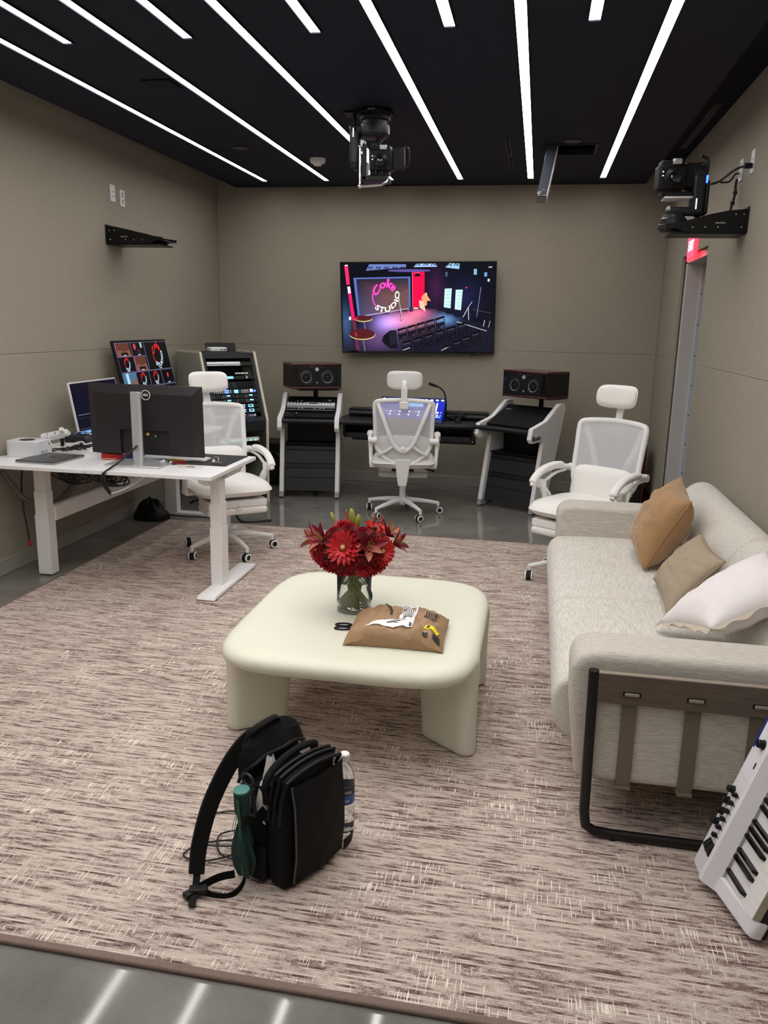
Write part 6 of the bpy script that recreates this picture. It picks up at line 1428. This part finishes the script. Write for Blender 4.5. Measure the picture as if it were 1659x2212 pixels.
# strap falling from the top to the floor
def ribbon(pts, w, t, wd):
    """flat band along pts, wd = direction across the band"""
    P_ = spline(pts, 6); mb = MB(); vs = []; wd = Vector(wd).normalized()
    ws = w if callable(w) else (lambda s_: w)
    for i, p_ in enumerate(P_):
        tg = (P_[min(i+1, len(P_)-1)]-P_[max(i-1, 0)]).normalized(); x = (wd-tg*wd.dot(tg)).normalized(); n = tg.cross(x); h = ws(i/(len(P_)-1))/2
        vs += [p_+x*h+n*t/2, p_-x*h+n*t/2, p_-x*h-n*t/2, p_+x*h-n*t/2]
    fs = [(4*i+j, 4*i+(j+1) % 4, 4*i+4+(j+1) % 4, 4*i+4+j) for i in range(len(P_)-1) for j in range(4)]+[(3, 2, 1, 0), tuple(4*(len(P_)-1)+j for j in range(4))]
    return mb.add(vs, fs)
inv = BPM.inverted()
wl_ = lambda *ps: [inv @ Vector(p_) for p_ in ps]
ax_ = (inv.to_3x3() @ Vector((.75, .55, .1)))
ribbon(wl_((-.70, 2.05, .385), (-.745, 2.02, .375), (-.79, 1.97, .32), (-.83, 1.91, .22), (-.846, 1.86, .12), (-.843, 1.825, .05)), lambda s_: .060-.012*s_, .014, ax_).build('shoulder_strap', 'webbing', bp, smooth=40)
ribbon(wl_((-.842, 1.83, .055), (-.835, 1.80, .028), (-.825, 1.76, .026), (-.818, 1.735, .02)), .022, .004, ax_).build('strap_tail', 'webbing', bp, smooth=40)
ribbon(wl_((-.835, 1.80, .03), (-.78, 1.79, .02), (-.735, 1.80, .018), (-.71, 1.83, .035), (-.71, 1.87, .07), (-.715, 1.91, .09), (-.70, 1.95, .085)), .022, .003, (0, 0, 1)).build('lower_webbing', 'webbing', bp, smooth=40)
ribbon(wl_((-.825, 1.80, .03), (-.78, 1.83, .045), (-.74, 1.85, .048)), .028, .003, (0, 0, 1)).build('webbing_end', 'webbing', bp, smooth=40)
MB(inv @ T(-.822, 1.79, .030) @ Rz(radians(20))).bb(-.025, .025, -.014, .014, -.008, .008).build('buckle', 'black_plastic', bp, smooth=0, bevel=.004)
MB(inv @ T(-.84, 1.775, .026) @ Rz(radians(60))).bb(-.018, .018, -.012, .012, -.008, .008).build('buckle', 'black_plastic', bp, smooth=0, bevel=.004)
ribbon(wl_((-.72, 1.93, .10), (-.69, 1.955, .12), (-.67, 1.97, .125)), .04, .006, (0, 0, 1)).build('strap_anchor', 'webbing', bp, smooth=40)
# luggage tag on the left side
lt = MB(T(-.158, .03, .30) @ Ry(radians(-4))); lt.bb(-.006, .006, -.028, .028, -.06, .05); lto = lt.build('luggage_tag', 'charcoal_plastic', bp, smooth=0, bevel=.004)
MB(T(-.158, .03, .30)).tube([(-.002, .022*cos(t), .068+.020*sin(t)) for t in [2*pi*i/18 for i in range(18)]], .005, 8, closed=True).build('tag_loop', 'charcoal_plastic', lto)
MB(T(-.1655, .03, .295) @ Ry(radians(-4))).bb(-.001, .0, -.021, .021, -.04, .03).build('tag_window', 'glass_black', lto, smooth=0)
MB().lathe([(0, .004), (.006, .004), (.007, 0)], 10, frame((-.150, -.028, .235), (0, 1, 0), (0, 0, 1))).build('rivet', 'chrome', bp)
# side pocket
def pocket(u, v): a = pi*(u-.5); y = .028-.062*sin(a)*1.; x = -.150-.028*cos(a)*(.8+.2*v); return (x, y, .02+v*.13+.008*sin(pi*u))
MB().grid(pocket, 14, 8).build('side_pocket', 'pack_panel', bp, smooth=180)
def pocket2(u, v): a = pi*(u-.5); y = -.062+.048*sin(a); x = .145+.105*cos(a)*(.9+.1*v); return (x, y, .02+v*.04)
MB().grid(pocket2, 14, 8).build('side_pocket', 'pack_panel', bp, smooth=180)
# cloth inside
cl_ = MB(); random.seed(5)
clo = tag(empty('white_cloth', BPM0 @ Vector((-.062, .008, .295))), 'crumpled white cloth showing in the open backpack', 'cloth')
mat('cloth_white', (.60, .56, .53), .9, namt=.12, nscale=40)
def cloth(u, v):
    a = 2*pi*u; r_ = .012+.055*v; z = .065*(1-v)**.8-.07*v; f = 1+.35*sin(3*a+1)*v+.25*mnoise.noise(Vector((cos(a)*2, sin(a)*2, v*3)))
    return (r_*f*cos(a)*.62, r_*f*sin(a)*.62, z+.025*mnoise.noise(Vector((cos(a)*3, sin(a)*3, v*4))))
MB().grid(cloth, 40, 14, cu=True).build('folds', 'cloth_white', clo, smooth=180)
# umbrella in the side pocket
mat('umbrella_green', (.004, .030, .026), .7, namt=.2, nscale=60); mat('umbrella_cap', (.05, .20, .17), .45, namt=.05, nscale=30); mat('umbrella_strap', (.012, .075, .05), .6, namt=.1, nscale=60)
UM = BPM0 @ T(-.165, .0, .045) @ Ry(radians(-3)) @ S(.86, .86, .95)
um = bpy.data.objects.new('folded_umbrella', None); COL.objects.link(um); um.matrix_world = UM; tag(um, 'dark green folded umbrella in the backpack side pocket', 'umbrella')
MB().lathe([(0, .215), (.024, .215), (.0255, .22), (.0255, .285), (.024, .288), (0, .288)], 24).build('handle', 'umbrella_green', um); MB().lathe([(.0258, .283), (.0255, .2885), (0, .2905)], 24).build('handle_cap', 'umbrella_cap', um)
MB().cyl((0, 0, .12), (0, 0, .22), .009, n=10).build('shaft', 'black_plastic', um)
def cl3(u, v): a = 2*pi*u; r_ = (.016+.020*sin(pi*min(1, v*.9+.1)))*(1+.3*sin(5*a+v*4)+.2*sin(2*a+1)); return (r_*cos(a)*.7-.004, r_*sin(a)*1.25+.004, .01+v*.15-.016*sin(3*a)*v)
MB().grid(cl3, 40, 12, cu=True).build('canopy', 'umbrella_green', um, smooth=180)
MB(T(-.027, -.012, 0)).bb(-.001, .001, -.006, .006, .02, .27).build('wrist_strap', 'umbrella_strap', um, smooth=0)
for a in (.6, 1.1): MB().tube([(-.012, .01, .215), (-.022, .018*a, .19), (-.03, .022*a, .155)], .0014, 6).build('rib_tip', 'chrome', um)
# water bottle in the other pocket
mat('bottle_plastic', (.93, .95, .97), .06, trans=.95, ior=1.2); mat('bottle_label_black', (.012, .012, .016), .4); mat('bottle_label_blue', (.02, .10, .34), .4)
bt = tag(empty('water_bottle', BPM0 @ Vector((.168, -.062, .045))), 'clear plastic water bottle with white cap in the backpack side pocket', 'bottle')
MB().lathe([(0, 0), (.026, 0), (.031, .006), (.031, .03), (.029, .035), (.031, .04), (.031, .06), (.029, .065), (.031, .07), (.031, .155), (.029, .185), (.020, .210), (.0125, .222), (.0125, .232)], 28).build('body', 'bottle_plastic', bt, smooth=60)
MB().lathe([(.0145, .230), (.0155, .232), (.0155, .250), (.013, .253), (0, .253)], 24).build('cap', 'white_plastic', bt); MB().lathe([(.0316, .128), (.0316, .152)], 28).build('label_top', 'bottle_label_black', bt); MB().lathe([(.0316, .098), (.0316, .128)], 28).build('label_band', 'bottle_label_blue', bt)
def wrap(string, size, z, m, nm):
    vs, fs = text_data(string, size, 0., 'CENTER', 0.); a0 = radians(-72); mb = MB(); mb.add([(.0319*cos(a0+v[0]/.0319), .0319*sin(a0+v[0]/.0319), z+v[1]) for v in vs], fs); mb.build(nm, m, bt, smooth=0)
wrap('ethos', .019, .140, 'label_white', 'lettering'); wrap('water', .013, .112, 'label_white', 'lettering')
coil('earphone_cord', [(-.72, 2.05, .02+RUGZ), (-.80, 2.03, .012+RUGZ), (-.90, 1.99, .01+RUGZ), (-.93, 1.93, .008+RUGZ), (-.86, 1.92, .008+RUGZ), (-.78, 1.97, .01+RUGZ), (-.74, 2.03, .012+RUGZ), (-.79, 2.08, .01+RUGZ), (-.86, 2.04, .012+RUGZ), (-.83, 1.96, .012+RUGZ), (-.76, 1.93, .02+RUGZ), (-.74, 1.96, .03+RUGZ)], .0028, 'thin black cord looped on the rug behind the backpack strap')
coil('thin_lead', [(-.72, 2.02, .014+RUGZ), (-.77, 2.14, .008+RUGZ), (-.88, 2.17, .006+RUGZ), (-.95, 2.10, .006+RUGZ), (-.91, 2.0, .008+RUGZ), (-.83, 1.99, .012+RUGZ), (-.77, 2.0, .018+RUGZ)], .0025, 'second thin black cord curling on the rug beside the backpack')
# ------------------------------------------------------------------ robotic cameras
def cine_camera(g, M_):
    """boxy cinema camera: local x right, y up, z towards the viewer (lens side); origin at the lens axis on the front face"""
    MB(M_).bb(-.075, .075, -.055, .075, -.12, 0).build('camera_body', 'black_plastic', g, smooth=0, bevel=.012, seg=3)
    MB(M_).bb(-.06, .06, .070, .095, -.11, -.01).build('top_hood', 'black_plastic', g, smooth=0, bevel=.006)
    MB(M_).bb(-.005, .040, .070, .100, -.03, .014).build('front_tally', 'silver', g, smooth=0, bevel=.005)
    MB(M_).lathe([(.050, -.004), (.050, .012), (.040, .02), (.038, .045), (.034, .05), (.030, .044), (.020, .038)], 28).build('lens_barrel', 'black_metal', g)
    MB(M_ @ T(0, 0, .046)).tube([(.034*cos(2*pi*i/28), .034*sin(2*pi*i/28), 0) for i in range(28)], .002, 6, closed=True).build('lens_ring', 'silver', g)
    MB(M_).sphere((0, 0, .034), (.028, .028, .008), 18, 8).build('lens_glass', 'lens_glass', g)
    MB(M_).bb(.070, .150, -.045, .085, -.07, -.03).build('monitor', 'black_plastic', g, smooth=0, bevel=.006)
    for i in range(6): MB(M_).bb(.066, .074, -.03+i*.018, -.022+i*.018, -.025, -.02).build('side_vent', 'charcoal_plastic', g, smooth=0)
    MB(M_).tube(spline([(.140, .085, -.05), (.165, .085, -.045), (.180, .07, -.04), (.180, 0, -.04), (.170, -.025, -.045), (.145, -.03, -.05)], 5), .006, 8).build('side_handle', 'charcoal_plastic', g)
    for y in (.035, .015): MB(M_).sphere((-.055, y, .001), .004, 8, 6).build('lamp', 'led_white', g)
    MB(M_).bb(-.05, .05, -.085, -.05, -.10, -.02).build('quick_release', 'black_metal', g, smooth=0, bevel=.004)
rc_ = empty('ceiling_robotic_camera', (-1.045, 5.13, ZC), 0, 'black robotic camera hanging upside down from the ceiling', 'camera')
MB().prism([(.115*cos(radians(22.5+45*i)), .115*sin(radians(22.5+45*i))) for i in range(8)], .028, T(0, 0, -.028)).build('mount_plate', 'black_metal', rc_, smooth=0, bevel=.003)
MB(frame((0, -.1065, -.014), (1, 0, 0), (0, 0, 1))).text('datavideo', .012, T(0, 0, .001)).build('lettering', 'silver_light', rc_, smooth=0)
MB().lathe([(.094, -.028), (.096, -.045), (.092, -.058), (.075, -.060), (.075, -.085), (.072, -.088)], 36).build('base_ring', 'camera_grey', rc_)
MB().lathe([(.090, -.085), (.092, -.10), (.090, -.135), (.078, -.15), (.05, -.155), (0, -.155)], 36).build('pan_head', 'camera_grey', rc_)
MB().bb(-.145, -.06, -.055, .045, -.135, -.085).build('pan_arm', 'camera_grey', rc_, smooth=0, bevel=.012, seg=3)
MB().bb(-.145, -.085, -.055, .045, -.31, -.085).build('yoke_arm', 'camera_grey', rc_, smooth=0, bevel=.016, seg=3); MB().bb(-.138, -.090, -.05, .04, -.335, -.25).build('yoke_foot', 'camera_grey', rc_, smooth=0, bevel=.02, seg=3)
MB().bb(-.122, -.116, -.0575, -.054, -.155, -.105).build('light_slot', 'led_white', rc_, smooth=0)
MB().bb(-.084, -.055, -.03, .02, -.225, -.165).build('tally_box', 'silver', rc_, smooth=0, bevel=.004)
MB().tube([(-.075, -.06, -.21), (-.072, -.065, -.43)], .0075, 10).build('tilt_rod', 'chrome', rc_); MB().sphere((-.076, -.06, -.212), .012, 10, 8).build('rod_end', 'chrome', rc_); MB().sphere((-.072, -.065, -.435), .014, 10, 8).build('rod_end', 'chrome', rc_)
MB().prism([(-.06, -.40), (-.06, -.20), (-.05, -.19), (-.035, -.22), (-.035, -.40)], .14, frame((0, .07, 0), (1, 0, 0), (0, 0, 1))).build('cradle_side', 'black_metal', rc_, smooth=0, bevel=.003); MB().bb(-.0345, -.030, -.06, -.02, -.30, -.22).build('shiny_plate', 'chrome', rc_, smooth=0)
MB().bb(-.07, .095, -.07, .07, -.405, -.375).build('cradle_base', 'black_metal', rc_, smooth=0, bevel=.004); MB().tube([(-.072, -.068, -.437), (.06, -.068, -.428), (.095, -.068, -.412), (.105, -.068, -.395)], .008, 8).build('front_rail', 'chrome', rc_)
cine_camera(rc_, frame((.055, -.075, -.300), (1, 0, 0), (0, -.10, 1)) @ S(.92, .92, .92))
lk = MB()
for k in range(3): lk.tube(spline([(.02+.015*k, .02, -.155), (.0+.02*k, -.05, -.20), (.03+.01*k, -.03, -.235), (.01, .0, -.26)], 5), .005, 6)
lk.tube([(.015+.026*cos(t), -.02, -.205+.026*sin(t)) for t in [2*pi*i/18 for i in range(18)]], .005, 6, closed=True); lk.build('cable_loop', 'cord_black', rc_)
bl_ = MB().bb(-.19, -.10, -.02, .10, -.012, 0).bb(-.135, -.12, .0, .03, -.08, -.01); bl_.build('side_bracket', 'black_metal', rc_, smooth=0, bevel=.002)
for k, x in enumerate((-.02, .02, .06)): MB().bb(x, x+.012, -.074, -.06, -.375, -.345).build('clamp_knob', 'chrome' if k == 0 else 'black_metal', rc_, smooth=0, bevel=.003)

rw = empty('wall_robotic_camera', (.70, 4.95, 2.125-.03), 0, 'black robotic camera with a blue light standing on the right wall bracket', 'camera')
MB().lathe([(0, 0), (.085, 0), (.085, .020), (.074, .026), (.074, .052), (.066, .058), (.060, .075), (0, .078)], 36).build('base_ring', 'camera_grey', rw)
MB().bb(-.045, .145, -.05, .05, .066, .115).build('pan_arm', 'camera_grey', rw, smooth=0, bevel=.016, seg=3); MB().bb(-.045, -.03, -.052, .03, .095, .118).build('arm_lip', 'silver', rw, smooth=0, bevel=.004)
MB().bb(.075, .145, -.055, .05, .066, .285).build('yoke_arm', 'camera_grey', rw, smooth=0, bevel=.018, seg=3); MB().lathe([(0, -.034), (.045, -.034), (.050, -.03), (.050, .03), (.045, .034), (0, .034)], 28, frame((.11, 0, .285), (0, 1, 0), (0, 0, 1))).build('yoke_top', 'camera_grey', rw)
MB().bb(.145, .165, -.05, .045, .075, .25).build('rear_cover', 'black_plastic', rw, smooth=0, bevel=.008)
MB().bb(.098, .104, -.0575, -.054, .10, .155).build('light_slot', 'led_white', rw, smooth=0); MB().bb(.142, .152, -.05, -.03, .235, .275).build('blue_lamp', 'led_blue', rw, smooth=0, bevel=.003)
MB().bb(.05, .10, -.04, .0, .045, .065).build('red_latch', 'silver', rw, smooth=0, bevel=.002)
MB().bb(-.07, .08, -.07, .06, .155, .165).build('cradle_plate', 'silver_light', rw, smooth=0, bevel=.003); MB().bb(-.06, .08, -.06, .05, .165, .19).build('cradle_base', 'black_metal', rw, smooth=0, bevel=.004)
MB().cyl((.05, 0, .20), (.09, 0, .26), .02).build('tilt_axle', 'black_metal', rw)
cine_camera(rw, frame((-.035, -.075, .255), (1, .10, .02), (0, .0, 1)) @ S(1.0, 1., 1.))
MB().tube(spline([(.11, .0, .38), (.145, .01, .37), (.155, .01, .33), (.15, .02, .27)], 5), .007, 8).build('top_cable', 'cord_black', rw)
# cables to the wall plates on the right
o = coil('camera_power_cable', [(.875, 4.95, 2.33), (.92, 4.94, 2.345), (.975, 4.92, 2.39), (1.01, 4.88, 2.405), (1.055, 4.85, 2.405)], .006, 'black power cable running from the camera to the wall outlet')
pg = MB().bb(1.015, XR-.009, 4.835, 4.865, 2.392, 2.418).build('plug', 'black_plastic', o, smooth=0, bevel=.005)
coil('camera_signal_cable', [(.93, 4.96, 2.34), (.985, 5.02, 2.355), (1.02, 5.06, 2.40), (1.05, 5.12, 2.41)], .005, 'black signal cable looping below the wall plate')
sc_ = coil('camera_drop_cable', [(1.045, 5.13, 2.38), (1.035, 5.10, 2.35), (1.035, 5.09, 2.31), (1.025, 5.06, 2.27), (1.01, 5.03, 2.22), (1.0, 5.0, 2.16)], .0075, 'thick black cable dropping from the wall plate to the bracket')
for p_ in ((1.034, 5.085, 2.305), (1.018, 5.045, 2.245)): MB().sphere(p_, (.013, .013, .013), 10, 8).build('ferrite', 'cord_black', sc_)
# loose cable at the foot of the studio desk and by the outer leg
coil('studio_floor_cable', [(.12, 7.06, .01), (.22, 6.98, .008), (.36, 6.9, .008), (.5, 6.92, .008)], .006, 'black cable on the concrete beside the studio desk leg')
